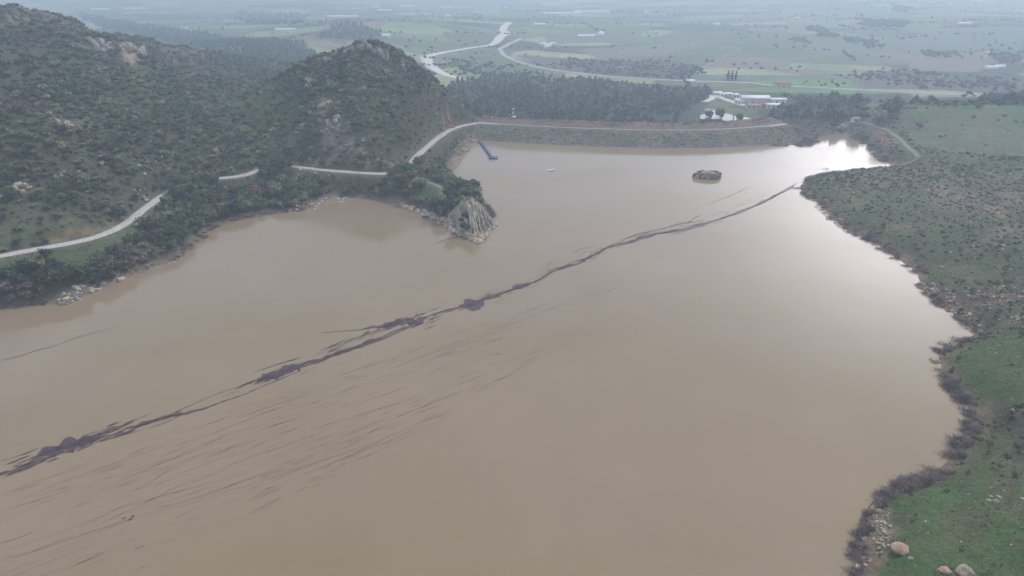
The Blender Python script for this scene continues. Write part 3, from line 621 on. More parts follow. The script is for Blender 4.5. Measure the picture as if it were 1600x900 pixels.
def merged(name, prot, x, y, z, s, sz, tint, mat, label, kind='stuff', parent=None, origin=(0, 0, 0), subs=None):
    """one mesh of many plants nobody could count; prot list, arrays of placements"""
    n = len(x)
    if n == 0: return
    pick = rng.integers(0, len(prot), n); rot = rng.uniform(0, 6.28, n); VV = []; FF = []; CC = []; off = 0
    for k_ in range(len(prot)):
        m = np.where(pick == k_)[0]
        if not len(m): continue
        V, F, T = prot[k_]; cr, sr = np.cos(rot[m])[:, None], np.sin(rot[m])[:, None]
        vx = (V[:, 0] * cr - V[:, 1] * sr) * s[m, None] + x[m, None]; vy = (V[:, 0] * sr + V[:, 1] * cr) * s[m, None] + y[m, None]; vz = V[:, 2] * sz[m, None] + z[m, None]
        VV.append(np.stack([vx, vy, vz], -1).reshape(-1, 3)); FF.append((F[None] + (np.arange(len(m)) * len(V))[:, None, None]).reshape(-1, 4) + off); off += len(m) * len(V)
        CC.append((T[None, :, None] * tint[m][:, None, :]).reshape(-1, 3))
    V = np.concatenate(VV); F = np.concatenate(FF); Cc = np.concatenate(CC)
    # split triangles (4th index repeated) from quads
    tri = F[:, 2] == F[:, 3]; me = bpy.data.meshes.new(name); V = V - np.array(origin)
    me.vertices.add(len(V)); me.vertices.foreach_set('co', V.astype(np.float32).ravel())
    q4 = F[~tri]; q3 = F[tri][:, :3]; lv = np.concatenate([q4.ravel(), q3.ravel()]).astype(np.int32)
    me.loops.add(len(lv)); me.loops.foreach_set('vertex_index', lv); me.polygons.add(len(F))
    ls = np.concatenate([np.arange(len(q4)) * 4, len(q4) * 4 + np.arange(len(q3)) * 3]).astype(np.int32)
    me.polygons.foreach_set('loop_start', ls); me.polygons.foreach_set('loop_total', np.r_[np.full(len(q4), 4), np.full(len(q3), 3)].astype(np.int32))
    a = me.color_attributes.new('col', 'FLOAT_COLOR', 'POINT'); c4 = np.ones((len(V), 4), np.float32); c4[:, :3] = Cc; a.data.foreach_set('color', c4.ravel())
    me.update(calc_edges=True); me.materials.append(mat); o = bpy.data.objects.new(name, me); COL.objects.link(o)
    if parent: o.parent = parent; o['kind'] = kind
    else: tag(o, label, kind=kind)
    return o
def proto_mesh(name, pr, tint, mat):
    o = merged(name, [pr], np.zeros(1), np.zeros(1), np.zeros(1), np.ones(1), np.ones(1), np.array([tint]), mat, None); me = o.data; bpy.data.objects.remove(o); return me
def tints(kind, n):
    p = np.array(PALETTE[kind]); return p[rng.integers(0, len(p), n)] * rng.uniform(.6, 1.75, (n, 1)) * (1.04, 1.0, .92)
def jgrid(x0, x1, y0, y1, st):
    gx, gy = np.meshgrid(np.arange(x0, x1, st), np.arange(y0, y1, st)); n = gx.size
    return gx.ravel() + rng.uniform(-.48, .48, n) * st, gy.ravel() + rng.uniform(-.48, .48, n) * st
def seen(x, y, z, mx=140, top=-60, bot=1000):
    px, py, f = project(x, y, z); return (f > 20) & (px > -mx) & (px < 1600 + mx) & (py > top) & (py < bot)
def clear_of_roads(x, y, d):
    ok = np.ones(x.shape, bool)
    for r_ in ROADS_NEAR: ok &= seg_dist(x, y, r_)[0] > d
    return ok
# masks of open ground (world polygons)
OPEN = [np.array(GP(q)) for q in [
    [(-20, 405), (140, 384), (205, 352), (250, 316), (258, 326), (205, 376), (165, 398), (120, 430), (60, 405), (-20, 425)],
    [(60, 372), (160, 350), (165, 362), (80, 382)], [(20, 290), (55, 285), (60, 302), (0, 302)], [(185, 72), (228, 70), (215, 100), (195, 98)],
    [(478, 118), (492, 120), (490, 145), (478, 140)], [(500, 145), (512, 148), (512, 178), (496, 176)], [(505, 184), (530, 185), (540, 215), (508, 215)], [(675, 168), (702, 170), (716, 198), (700, 200)],
    [(668, 284), (706, 297), (702, 322), (662, 306)], [(728, 222), (745, 196), (762, 190), (754, 222)], [(740, 190), (775, 186), (775, 196), (745, 196)],
    [(712, 228), (735, 215), (730, 235), (708, 250)], [(125, 408), (150, 402), (145, 428), (120, 435)], [(96, 455), (130, 440), (140, 455), (100, 475)],
    [(702, 332), (722, 314), (742, 310), (760, 323), (772, 342), (780, 350), (752, 379), (714, 358)], [(120, 66), (180, 70), (175, 80), (130, 76)]]]
def openmask(x, y):
    m = np.zeros(x.shape, bool)
    for q in OPEN: m |= inpoly(x, y, q)
    return m
SPARSE = [np.array(GP(q)) for q in [[(-20, 318), (80, 322), (140, 345), (90, 372), (-20, 390)], [(330, 140), (440, 125), (470, 230), (350, 170)], [(250, 78), (380, 75), (390, 120), (290, 122)], [(20, 22), (110, 12), (110, 42), (0, 50)],
        [(80, 182), (140, 178), (150, 210), (100, 215)], [(500, 180), (560, 180), (570, 245), (495, 240)]]]
placed = []      # (kind, x, y, z, s, sz, colourkind)
# left side: maquis on the mountain and the cone hill
x, y = jgrid(-760, 0, 190, 1000, 2.9); z = Hf(x, y); sd = SDf(x, y)
dn_ = fbm(x, y, 45, 3, 201); sparse = np.zeros(x.shape, bool)
for q in SPARSE: sparse |= inpoly(x, y, q)
keep = (sd > 2.5) & clear_of_roads(x, y, 4.5) & ~openmask(x, y) & seen(x, y, z) & (x < .0 * y - 8 + 0) & (z > 1.0)
keep &= (y < 560) | (z > 8)
prob = np.where(sparse, .34, .58 + .42 * smooth(.36, .5, fbm(x, y, 24, 3, 205))); prob = np.where((z < 10.5) & (y < 420) & ~sparse, .9, prob); keep &= rng.random(x.shape) < prob
keep &= ~((y > 495) & (x > -45) & (seg_dist(x, y, dam)[0] < 30))
x, y, z, sd, dn_ = x[keep], y[keep], z[keep], sd[keep], dn_[keep]
rdd, rii, _ = seg_dist(x, y, road); rpx = project(road[rii, 0], road[rii, 1], road[rii, 2])[0]
vis_seg = ~(((rpx > 264) & (rpx < 335)) | ((rpx > 413) & (rpx < 455)) | ((rpx > 615) & (rpx < 637))); lakeward = np.where(rpx > 637, z < 8.0, y < road[rii, 1]) & vis_seg
rmul = np.where(lakeward, np.clip((rdd - 3) / 14, .2, 1), 1.0)
belt = (z < 10.5) & (sd < 75) & (y < 420)
s = np.where(belt, 1.1, .88) * (.95 + 1.9 * rng.random(len(x)) ** 1.7) * (.7 + .65 * fbm(x, y, 20, 2, 206)) * np.where(belt, rng.uniform(1.0, 1.45, len(x)), 1.0); s *= np.where(y > 600, 1.25, 1.0) * rmul
ck = np.where(rng.random(len(x)) < .25, 1, 0); ck = np.where(fbm(x, y, 35, 2, 211) > .74, 3, ck); ck = np.where((rng.random(len(x)) < .04) & belt, 2, ck)
LEFT = dict(x=x, y=y, z=z, s=s, sz=s * rng.uniform(.75, 1.15, len(x)), ck=ck, belt=belt)
CK = ['evergreen', 'olive', 'russet', 'mauve']; CKW = ['dark green', 'olive green', 'reddish brown', 'greyish mauve']
# ---------- choose the largest trees in view as individuals
px, py, f = project(LEFT['x'], LEFT['y'], LEFT['z'] + LEFT['s']); app = LEFT['s'] / f; vis = (px > -10) & (px < 1610) & (py > -10)
order = np.argsort(-np.where(vis, app, 0)); ind = order[:270]; rest = np.ones(len(app), bool); rest[ind] = False
crown_mesh = {(c_, k_): proto_mesh('crown', PROT['round'][k_], PALETTE[c_][k_ % len(PALETTE[c_])], M_leaf) for c_ in CK for k_ in range(6)}
def trunk_mesh(name, h, r0, lean=0, seed=0, limbs=3):
    r = np.random.default_rng(seed); V = []; F = []; o_ = 0
    def tube(p0, p1, ra, rb_):
        nonlocal o_
        p0 = np.array(p0); p1 = np.array(p1); d = p1 - p0; d = d / np.linalg.norm(d); u = np.cross(d, (1, .3, .2)); u /= np.linalg.norm(u); w_ = np.cross(d, u)
        for k_ in range(3):
            t_ = k_ / 2; c_ = p0 + (p1 - p0) * t_ + (u * .05 * h if k_ == 1 else 0); rad = ra + (rb_ - ra) * t_
            for a in range(6): V.append(c_ + (u * math.cos(a * 1.047) + w_ * math.sin(a * 1.047)) * rad)
        for k_ in range(2):
            for a in range(6): F.append((o_ + k_ * 6 + a, o_ + k_ * 6 + (a + 1) % 6, o_ + k_ * 6 + 6 + (a + 1) % 6, o_ + k_ * 6 + 6 + a))
        o_ += 18
    tube((0, 0, -.3), (lean, 0, h * .75), r0, r0 * .6)
    for k_ in range(limbs):
        a = r.uniform(0, 6.28); tube((lean * .8, 0, h * .55), (lean + math.cos(a) * h * .45, math.sin(a) * h * .45, h * 1.15), r0 * .5, r0 * .2)
    o = mesh_obj(name, V, F, M_bark, smooth=True); me = o.data; bpy.data.objects.remove(o); return me
TRK = [trunk_mesh('trunk', 1.0, .09, .08 * i, i) for i in range(3)]
def place_tree(name, cm, tm, x, y, z, s, sz, rot, label, cat, group, crown_lift=.25):
    e = empty(name, (x, y, z - .05), rot); tag(e, label, cat, group)
    t_ = bpy.data.objects.new('trunk', tm); COL.objects.link(t_); t_.parent = e; t_.scale = (s * .9, s * .9, sz * .9)
    c_ = bpy.data.objects.new('crown', cm); COL.objects.link(c_); c_.parent = e; c_.scale = (s, s, sz); c_.location = (0, 0, sz * crown_lift)
    return e
ROCKPT = P(115, 460); 
def left_where(x, y, z, px, py):
    rdist = seg_dist(np.array([x]), np.array([y]), road)[0][0]; uphill = z > 10.4
    side = ('just above' if rdist < 18 else 'well above' if rdist < 45 else 'high above') if uphill else 'on the bank below'
    if px < 95: mark = 'the near road stretch'
    elif px < 190: mark = 'the road beside the ochre field'
    elif px < 262: mark = 'the road climbing into the trees'
    elif px < 345: mark = 'the first hidden road gap'
    elif px < 430: mark = 'the short curved road piece'
    elif px < 530: mark = 'the straight road, west half'
    elif px < 640: mark = 'the straight road, east half'
    else: mark = 'the road bend by the peninsula'
    if rdist < 9: side = 'right at the edge of'
    elif not uphill and SDf(x, y) < 12: side = 'at the waterline under'
    return side + ' ' + mark
for i in ind:
    c_ = int(LEFT['ck'][i]); k_ = int(rng.integers(0, 6)); q = (float(LEFT['x'][i]), float(LEFT['y'][i]), float(LEFT['z'][i])); sz_ = float(LEFT['s'][i])
    size = 'very large' if sz_ > 3.3 else 'large' if sz_ > 2.9 else 'middling' if sz_ > 2.4 else 'small'
    place_tree('broadleaf_tree', crown_mesh[(CK[c_], k_)], TRK[k_ % 3], *q, sz_, float(LEFT['sz'][i]), float(rng.uniform(0, 6.28)),
               f"{size} {CKW[c_]} round tree {left_where(*q, px[i], py[i])}", 'tree', 'trees along the lakeside road', .15)
hx, hy = jgrid(-150, -14, 400, 530, 2.6); hzz = Hf(hx, hy); slope = np.hypot(Hf(hx + 2, hy) - Hf(hx - 2, hy), Hf(hx, hy + 2) - Hf(hx, hy - 2)) / 4
hk = (slope > .38) & (hzz > 8.6) & clear_of_roads(hx, hy, 4) & (rng.random(hx.shape) < .62); hx, hy, hzz = hx[hk], hy[hk], hzz[hk]; hs = rng.uniform(.6, 1.7, len(hx))
d = {k_: v[rest] for k_, v in LEFT.items()}
for k_, v in (('x', hx), ('y', hy), ('z', hzz), ('s', hs), ('sz', hs * .9), ('ck', np.where(rng.random(len(hx)) < .3, 1, 0)), ('belt', np.zeros(len(hx), bool))): d[k_] = np.concatenate([d[k_], v])
tt = np.zeros((len(d['x']), 3))
for k_, nm in enumerate(CK):
    m = d['ck'] == k_; tt[m] = tints(nm, m.sum())
_, _, f = project(d['x'], d['y'], d['z']); nearm = f < 420
merged('hillside_scrub', PROT['round'], d['x'][nearm], d['y'][nearm], d['z'][nearm] - .3, d['s'][nearm], d['sz'][nearm], tt[nearm], M_leaf, 'dense dark green scrub covering the near slopes of the left mountain')
merged('hilltop_scrub', PROT['roundfar'], d['x'][~nearm], d['y'][~nearm], d['z'][~nearm] - .3, d['s'][~nearm], d['sz'][~nearm], tt[~nearm], M_leaf, 'dark scrub covering the cone hill and the far mountain slopes')
# small undergrowth on the left side and in the clearings
x, y = jgrid(-420, 0, 190, 600, 2.4); z = Hf(x, y); sd = SDf(x, y)
keep = (sd > 1.5) & clear_of_roads(x, y, 3.6) & seen(x, y, z, 60) & (z > .4) & (rng.random(x.shape) < .55) & ~inpoly(x, y, OPEN[1]) & ~((seg_dist(x, y, dam)[0] < 30) & (y > 480))
x, y, z = x[keep], y[keep], z[keep]; s = rng.uniform(.35, 1.0, len(x))
merged('undergrowth', PROT['lowfar'], x, y, z - .05, s, s * .8, tints('low', len(x)), M_leaf, 'low green undergrowth between the trees of the left shore')
# ---------- right bank: low scrub
x, y = jgrid(60, 460, 60, 560, 2.0); z = Hf(x, y); sd = SDf(x, y)
fieldpoly = np.array(GP([(1405, 178), (1640, 166), (1640, 245), (1540, 240), (1480, 238), (1430, 225)])); grass1 = np.array(GP([(1495, 537), (1640, 532), (1640, 640), (1540, 636), (1505, 590)])); grass2 = np.array(GP([(1400, 775), (1500, 745), (1640, 755), (1640, 940), (1340, 940), (1380, 800)]))
redb = np.array(GP([(1358, 200), (1378, 206), (1402, 222), (1398, 234), (1378, 226)])); openg = np.array(GP([(1450, 418), (1565, 402), (1565, 440), (1452, 438)]))
dn_ = fbm(x, y, 22, 3, 301)
prob = .35 + .5 * smooth(.32, .5, dn_); ing = inpoly(x, y, grass1) | inpoly(x, y, grass2) | inpoly(x, y, openg); prob = np.where(ing, .12, prob); prob = np.where(inpoly(x, y, fieldpoly), .03, prob); prob = np.where(inpoly(x, y, redb), .1, prob)
keep = (sd > 1.5) & clear_of_roads(x, y, 3.2) & seen(x, y, z) & (rng.random(x.shape) < prob) & (z > .3) & ~((seg_dist(x, y, dam)[0] < 24) & (x < 205))
x, y, z, dn_ = x[keep], y[keep], z[keep], dn_[keep]; ing = ing[keep]
s = (.3 + .9 * rng.random(len(x)) ** 2) * np.where(ing, .7, 1) * np.where(y > 350, 1.3, 1)
px, py, f = project(x, y, z + s * .4); vis = (px > -5) & (px < 1605) & (py > 0) & (py < 905); app = np.where(vis, s / f, 0); ind = np.argsort(-app)[:280]; rest = np.ones(len(x), bool); rest[ind] = False
lowmesh = [proto_mesh('shrub', PROT['low'][k_], PALETTE['low'][k_ % 5], M_leaf) for k_ in range(6)]
LW = ['dark green', 'mid green', 'yellowish green', 'blackish green', 'grey green', 'dark green']
def right_where(px, py):
    if py > 745: r_ = 'in the lush grass by the pinkish boulders' if py > 820 else 'in the lush grass above the pinkish boulders'
    elif py > 650: r_ = 'behind the bay of bare bushes'
    elif py > 528: r_ = 'on the meadow by the shore boulder'
    elif py > 455: r_ = 'among the stones above the pointed bay'
    elif py > 380: r_ = 'on the slope behind the stony waterline'
    else: r_ = 'on the low headland opposite the islet'
    return r_
for i in ind:
    k_ = int(rng.integers(0, 6)); o = bpy.data.objects.new('shrub', lowmesh[k_]); COL.objects.link(o); o.location = (x[i], y[i], z[i] - .05); o.scale = (s[i], s[i], s[i] * 1.0); o.rotation_euler.z = rng.uniform(0, 6.28)
    tag(o, f"{'broad' if s[i] > .95 else 'small'} {LW[k_]} low shrub {right_where(px[i], py[i])}, {'near the water' if SDf(x[i], y[i]) < 9 else 'inland' if SDf(x[i], y[i]) < 26 else 'far inland'}", 'shrub', 'low shrubs on the right bank')
merged('low_scrub', PROT['lowfar'], x[rest], y[rest], z[rest] - .05, s[rest], s[rest], tints('low', rest.sum()), M_leaf, 'low dark green scrub covering the right bank of the lake')
# grass on the near bank
x, y = jgrid(55, 260, 70, 260, .75); z = Hf(x, y); sd = SDf(x, y); dn_ = fbm(x, y, 9, 3, 311)
keep = (sd > 2.2) & seen(x, y, z, 40) & (rng.random(x.shape) < .55 * smooth(.3, .55, dn_) + .1) & ~inpoly(x, y, np.array(GP([(1360, 790), (1392, 795), (1385, 860), (1345, 890)])))
x, y, z, dn_ = x[keep], y[keep], z[keep], dn_[keep]; s = rng.uniform(.15, .42, len(x)); tt = tints('grass', len(x)) * (.5 + .95 * fbm(x, y, 11, 3, 312))[:, None]; dr_ = (fbm(x, y, 7, 3, 313) > .58)[:, None]; tt = np.where(dr_, tt * (1.5, .95, 1.2), tt)
merged('grass', PROT['grass'], x, y, z - .02, s * 1.5, s, tt, M_leaf, 'rough green grass on the near right bank')
# bare bushes along the right waterline, standing in the shallows
bp = []
def brush(px_pts, width, dens, h):
    p = resample([P(*q) for q in px_pts], 1.0)
    for q in p:
        for _ in range(rng.poisson(dens)):
            a = rng.uniform(0, 6.28); rr_ = width * math.sqrt(rng.random()); bp.append((q[0] + rr_ * math.cos(a), q[1] + rr_ * math.sin(a), h * rng.uniform(.6, 1.2)))
brush([(1500, 530), (1470, 545), (1462, 556)], 2.9, 2.2, 1.6); brush([(1466, 580), (1478, 600), (1500, 628)], 2.6, 2.0, 2.0)
brush([(1512, 645), (1514, 680), (1498, 700), (1488, 722)], 2.0, 1.3, 1.8)
brush([(1475, 745), (1430, 758), (1385, 772), (1372, 782)], 2.7, 2.6, 1.7); brush([(1356, 800), (1345, 830), (1338, 870), (1334, 910)], 1.4, 1.6, 1.3)
brush([(1250, 292), (1280, 318), (1292, 335), (1320, 358), (1376, 384), (1404, 408), (1432, 424)], 4.0, .8, 1.8); brush([(1440, 450), (1470, 478), (1500, 498), (1526, 520)], 2.5, .7, 1.6)
brush([(1255, 283), (1320, 268), (1390, 264)], 4, .8, 2.2); brush([(1250, 226), (1275, 222), (1300, 226)], 4, 1.0, 2.4); brush([(1335, 215), (1350, 222), (1366, 238), (1380, 252)], 4.5, .9, 2.4)
brush([(1210, 228), (1235, 229), (1262, 228)], 5, .8, 2.2); brush([(758, 318), (775, 340)], 2.5, 1.2, 1.6); brush([(704, 272), (738, 298), (757, 316)], 3.0, 1.0, 1.6)
brush([(10, 480), (60, 474), (85, 472)], 3, 1.0, 1.6); brush([(284, 402), (304, 381), (335, 357), (360, 345), (420, 334), (470, 329), (500, 316)], 2.6, .8, 1.5)
bp = np.array(bp); x, y, h = bp.T; z = np.maximum(Hf(x, y), -1.2); ok = (z > -1.3) & (SDf(x, y) > -5) ; x, y, h, z = x[ok], y[ok], h[ok], z[ok]
px, py, f = project(x, y, z + h * .5); vis = (px > 0) & (px < 1600) & (py < 905); app = np.where(vis, h / f, 0); ind = np.argsort(-app)[:290]; rest = np.ones(len(x), bool); rest[ind] = False
twm = [proto_mesh('bare_bush', PROT['twig'][k_], PALETTE['bare'][k_ % 4], M_leaf) for k_ in range(6)]; BW = ['mauve grey', 'dark purple grey', 'pale brown', 'dark grey', 'mauve grey', 'dark purple grey']
def bare_where(px, py):
    if px < 1000: return 'at the foot of the left shore'
    if py > 782: return 'left of the pinkish boulders'
    if py > 735: return 'in the thicket of the lowest bay'
    if py > 635: return 'along the inner bay'
    if py > 572: return 'below the lone shore boulder'
    if py > 515: return 'in the thicket above the lone shore boulder'
    if py > 430: return 'along the pointed bay'
    return 'along the low headland'
for i in ind:
    k_ = int(rng.integers(0, 6)); o = bpy.data.objects.new('bare_bush', twm[k_]); COL.objects.link(o); o.location = (x[i], y[i], z[i] - .1); o.scale = (h[i] * .9, h[i] * .9, h[i]); o.rotation_euler.z = rng.uniform(0, 6.28)
    tag(o, f"{'tall' if h[i] > 1.75 else 'short'} leafless {BW[k_]} bush {bare_where(px[i], py[i])}, {'in the water' if SDf(x[i], y[i]) < 0 else 'on the bank'}", 'bush', 'leafless bushes along the waterline')
merged('bare_brush', PROT['twig'], x[rest], y[rest], z[rest] - .1, h[rest] * .9, h[rest], tints('bare', rest.sum()), M_leaf, 'leafless greyish brush along the far edges of the lake')
# dots of scrub on the dam and around it
x = rng.uniform(0, 1, 6000); y = rng.uniform(-16, 26, 6000); ii = (x * (len(dam) - 1.001)).astype(int); fr_ = (x * (len(dam) - 1.001) - ii)[:, None]; q = dam[ii] * (1 - fr_) + dam[ii + 1] * fr_ + dnrm[ii] * y[:, None]
zz = np.interp(y, [-18, -4, 2.6, 5, 9, 14, 20, 30], [0, 8, 8, 9.6, 10.8, 10.9, 8, 3]); s = rng.uniform(.3, .95, len(x)); ok = ((y < -4.5) & (rng.random(len(x)) < .45)) | (y > 4.5)
tcol = tints('low', len(x)); mm = (y > 0) | (rng.random(len(y)) < .45); tcol[mm] = tints('mauve', mm.sum())
merged('bank_scrub', PROT['lowfar'], q[ok, 0], q[ok, 1], zz[ok] - .1, s[ok], s[ok] * .9, tcol[ok], M_leaf, 'small dark scrub scattered over the dam face and bank')
x, y = jgrid(150, 260, 420, 560, 2.4); z = Hf(x, y); dist = seg_dist(x, y, dam)[0]
keep = (SDf(x, y) > 0) & (dist > 10) & inpoly(x, y, np.array(GP([(1205, 198), (1340, 190), (1385, 204), (1400, 232), (1380, 252), (1366, 236), (1350, 220), (1310, 206), (1262, 228), (1200, 230)]))) & (rng.random(x.shape) < .6) & clear_of_roads(x, y, 3)
s = rng.uniform(.5, 1.3, keep.sum()); merged('brown_brush', PROT['lowfar'], x[keep], y[keep], np.maximum(z[keep], 0) - .1, s, s, tints('mauve', keep.sum()), M_leaf, 'brown winter brush around the right end of the dam')

# ================================================================== woods of the valley
PINE_PTS = []
def wood(px_poly, step, prob, smin, smax, kind='mix', zofs=0):
    poly = np.array(GP(px_poly)); x, y = jgrid(poly[:, 0].min(), poly[:, 0].max(), poly[:, 1].min(), poly[:, 1].max(), step)
    k_ = inpoly(x + (fbm(x, y, 40, 3, 9) - .5) * 46, y + (fbm(x, y, 40, 3, 10) - .5) * 46, poly) & (rng.random(x.shape) < prob * (.45 + .8 * smooth(.35, .55, fbm(x, y, 38, 3, 12)))) & clear_of_roads(x, y, 6)
    for q in PONDP: k_ &= ~inpoly(x, y, q)
    k_ &= (seg_dist(x, y, dam)[0] > 42) | (y < 400)
    for x_, y_ in zip(x[k_], y[k_]): PINE_PTS.append((x_, y_, rng.uniform(smin, smax), kind))
PONDP = [np.array([P(a, b, -6) for a, b in q]) for q in PONDS]
PONDP = [q.mean(0) + (q - q.mean(0)) * 1.1 for q in PONDP]
YARD = np.array(GP([(1100, 160), (1112, 145), (1150, 143), (1225, 152), (1228, 166), (1205, 174), (1150, 168), (1135, 166)])); PONDP += [YARD, np.array(GP([(1078, 166), (1100, 158), (1190, 166), (1192, 176), (1184, 196), (1080, 196)]))]
wood([(715, 150), (735, 128), (760, 113), (800, 120), (850, 124), (890, 122), (940, 126), (1000, 134), (1100, 140), (1112, 150), (1092, 165), (1082, 180), (1082, 191), (760, 191), (745, 178)], 5.8, .46, 1.6, 3.9, 'pine')
wood([(715, 150), (735, 128), (760, 113), (800, 120), (850, 124), (890, 122), (940, 126), (1000, 134), (1100, 140), (1112, 150), (1092, 165), (1082, 180), (1082, 191), (760, 191), (745, 178)], 7.0, .55, 1.5, 3.6, 'broad')
wood([(745, 98), (860, 110), (900, 122), (760, 124)], 9, .4, 1.6, 3.0, 'broad')
wood([(700, 126), (735, 124), (765, 188), (745, 190), (728, 170)], 6, .9, 2.2, 3.6, 'mix')
wood([(735, 178), (860, 150), (900, 185), (870, 192), (760, 192)], 6, .5, 2, 3.2, 'broad')
wood([(875, 84), (1080, 90), (1100, 100), (1080, 122), (960, 115), (880, 104)], 8, .5, 2.2, 3.6, 'broad')
wood([(1200, 178), (1232, 168), (1236, 160), (1200, 150), (1280, 150), (1330, 155), (1345, 167), (1340, 190), (1190, 194), (1190, 184)], 6.5, .8, 2.4, 4.0, 'mix')
wood([(1350, 158), (1440, 160), (1530, 160), (1545, 152), (1640, 150), (1640, 167), (1480, 169), (1400, 168)], 7, .7, 2.2, 3.4, 'mix')
wood([(1350, 105), (1440, 108), (1600, 125), (1600, 143), (1450, 137), (1340, 128)], 10, .5, 2.2, 3.6, 'broad')
for q in [[(1260, 41), (1276, 40), (1282, 49), (1264, 48)], [(1278, 44), (1300, 50), (1312, 62), (1284, 58)], [(1318, 58), (1345, 62), (1346, 70), (1322, 66)], [(1346, 62), (1372, 66), (1384, 76), (1352, 76)],
          [(1236, 60), (1262, 60), (1262, 72), (1240, 68)], [(1340, 30), (1415, 33), (1415, 44), (1350, 42)], [(1392, 8), (1420, 12), (1416, 20), (1396, 18)], [(1440, 80), (1500, 84), (1500, 92), (1450, 90)], [(1530, 82), (1590, 88), (1590, 100), (1560, 98)]]:
    wood(q, 8, .9, 3.0, 4.4, 'broad')
wood([(120, 18), (480, 70), (500, 100), (440, 112), (380, 74), (240, 62), (150, 40)], 10, .7, 3.0, 4.6, 'pine')
wood([(490, 60), (520, 38), (560, 36), (605, 58), (590, 66)], 11, .85, 3.4, 5.0, 'pine')
wood([(300, 60), (400, 60), (485, 78), (500, 104), (400, 128), (330, 108)], 8, .8, 2.6, 4.0, 'pine')
wood([(360, 18), (480, 22), (470, 40), (380, 38)], 18, .5, 4, 6.5, 'mix')
wood([(690, 92), (720, 92), (760, 112), (740, 122), (715, 116)], 7, .5, 2.2, 3.2, 'broad')
for _ in range(120):                                  # hedgerows between the fields
    x0 = rng.uniform(-900, 1700); y0 = rng.uniform(720, 2700); ln = rng.uniform(50, 260); a = rng.choice([.1, -.15, 1.4, .3]) + rng.normal() * .1
    for d_ in np.arange(0, ln, 7.5):
        if rng.random() < .72: PINE_PTS.append((x0 + d_ * math.cos(a) + rng.normal(), y0 + d_ * math.sin(a) + rng.normal(), rng.uniform(1.8, 4.0), 'broad'))
for _ in range(3000):
    y0 = rng.uniform(25, 55) ** 2; x0 = rng.uniform(-.7, .8) * y0
    if vnoise(np.array([x0]), np.array([y0]), 90, 77)[0] > .55: PINE_PTS.append((x0, y0, rng.uniform(1.4, 4.0), 'broad'))
# the big lone trees by the right end of the dam
LONE = [(1388, 176, 8.0), (1340, 178, 5), (1372, 186, 4), (1436, 192, 3.0), (1290, 178, 4.5), (1310, 172, 4.2)]
PP = np.array([(a, b, c_) for a, b, c_, _ in PINE_PTS]); KK = np.array([0 if k_ == 'pine' else 1 if k_ == 'broad' else int(rng.random() < .6) for *_, k_ in PINE_PTS])
x, y, s = PP.T; z = Hf(x, y); ok = seen(x, y, z, 100, -30) & clear_of_roads(x, y, 4)
for q in PONDP: ok &= ~inpoly(x, y, q)
x, y, s, z, KK = x[ok], y[ok], s[ok], z[ok], KK[ok]
px, py, f = project(x, y, z + s); app = s / f; vis = (px > 0) & (px < 1600) & (py > 0)
pine_idx = np.where((KK == 0) & vis & (y < 760) & (x > -60))[0]; pine_idx = pine_idx[np.argsort(-app[pine_idx])][:260]; rest = np.ones(len(x), bool); rest[pine_idx] = False
pm = [proto_mesh('crown', PROT['pine'][k_], PALETTE['pine'][k_ % 3], M_leaf) for k_ in range(5)]
PW = ['blackish green', 'dark green', 'mid green', 'blackish green', 'dark green']
def pine_where(px, py):
    a = 'below the left end of the dam' if px < 870 else 'below the middle of the dam' if px < 980 else 'left of the white pond' if px < 1095 else 'beside the white pond' if px < 1180 else 'below the right end of the dam'
    return ("in the wood's front rows " if py > 168 else "in the wood's back rows ") + a
for i in pine_idx:
    k_ = int(rng.integers(0, 5)); place_tree('pine_tree', pm[k_], TRK[k_ % 3], x[i], y[i], z[i], s[i], s[i] * rng.uniform(.85, 1.2), rng.uniform(0, 6.28), f"{'tall' if s[i] > 3.5 else 'slim'} {PW[k_]} pine {pine_where(px[i], py[i])}", 'tree', 'pines of the wood behind the dam', .2)
for nm, kk_, lab in (('pine_forest', 0, 'blue green pine forest in the valley and on the far hills'), ('valley_woods', 1, 'loose leafy woods and hedgerows between the fields of the plain')):
    m = rest & (KK == kk_); merged(nm, PROT['pinefar' if kk_ == 0 else 'roundfar'], x[m], y[m], z[m] - .3, s[m], s[m] * rng.uniform(.75, 1.1, m.sum()), tints('pine', m.sum()) * (.55 + .9 * fbm(x[m], y[m], 60, 3, 401))[:, None] if kk_ == 0 else tints('evergreen', m.sum()) * 1.15, M_leaf, lab)
LL = ['big round dark tree standing alone above the right end of the dam', 'dark tree beside the small white building near the spillway', 'dark tree at the foot of the big round tree by the track',
      'small dark tree on the bare slope above the curved track', 'round tree behind the brown brush at the spillway', 'round tree in the wood edge left of the small white building']
for (a, b, s_t), lab in zip(LONE, LL):
    q = G(a, b + 8); place_tree('broadleaf_tree', crown_mesh[('evergreen', int(rng.integers(0, 5)))], TRK[0], *q, s_t, s_t * .95, rng.uniform(0, 6), lab, 'tree', None, .15)
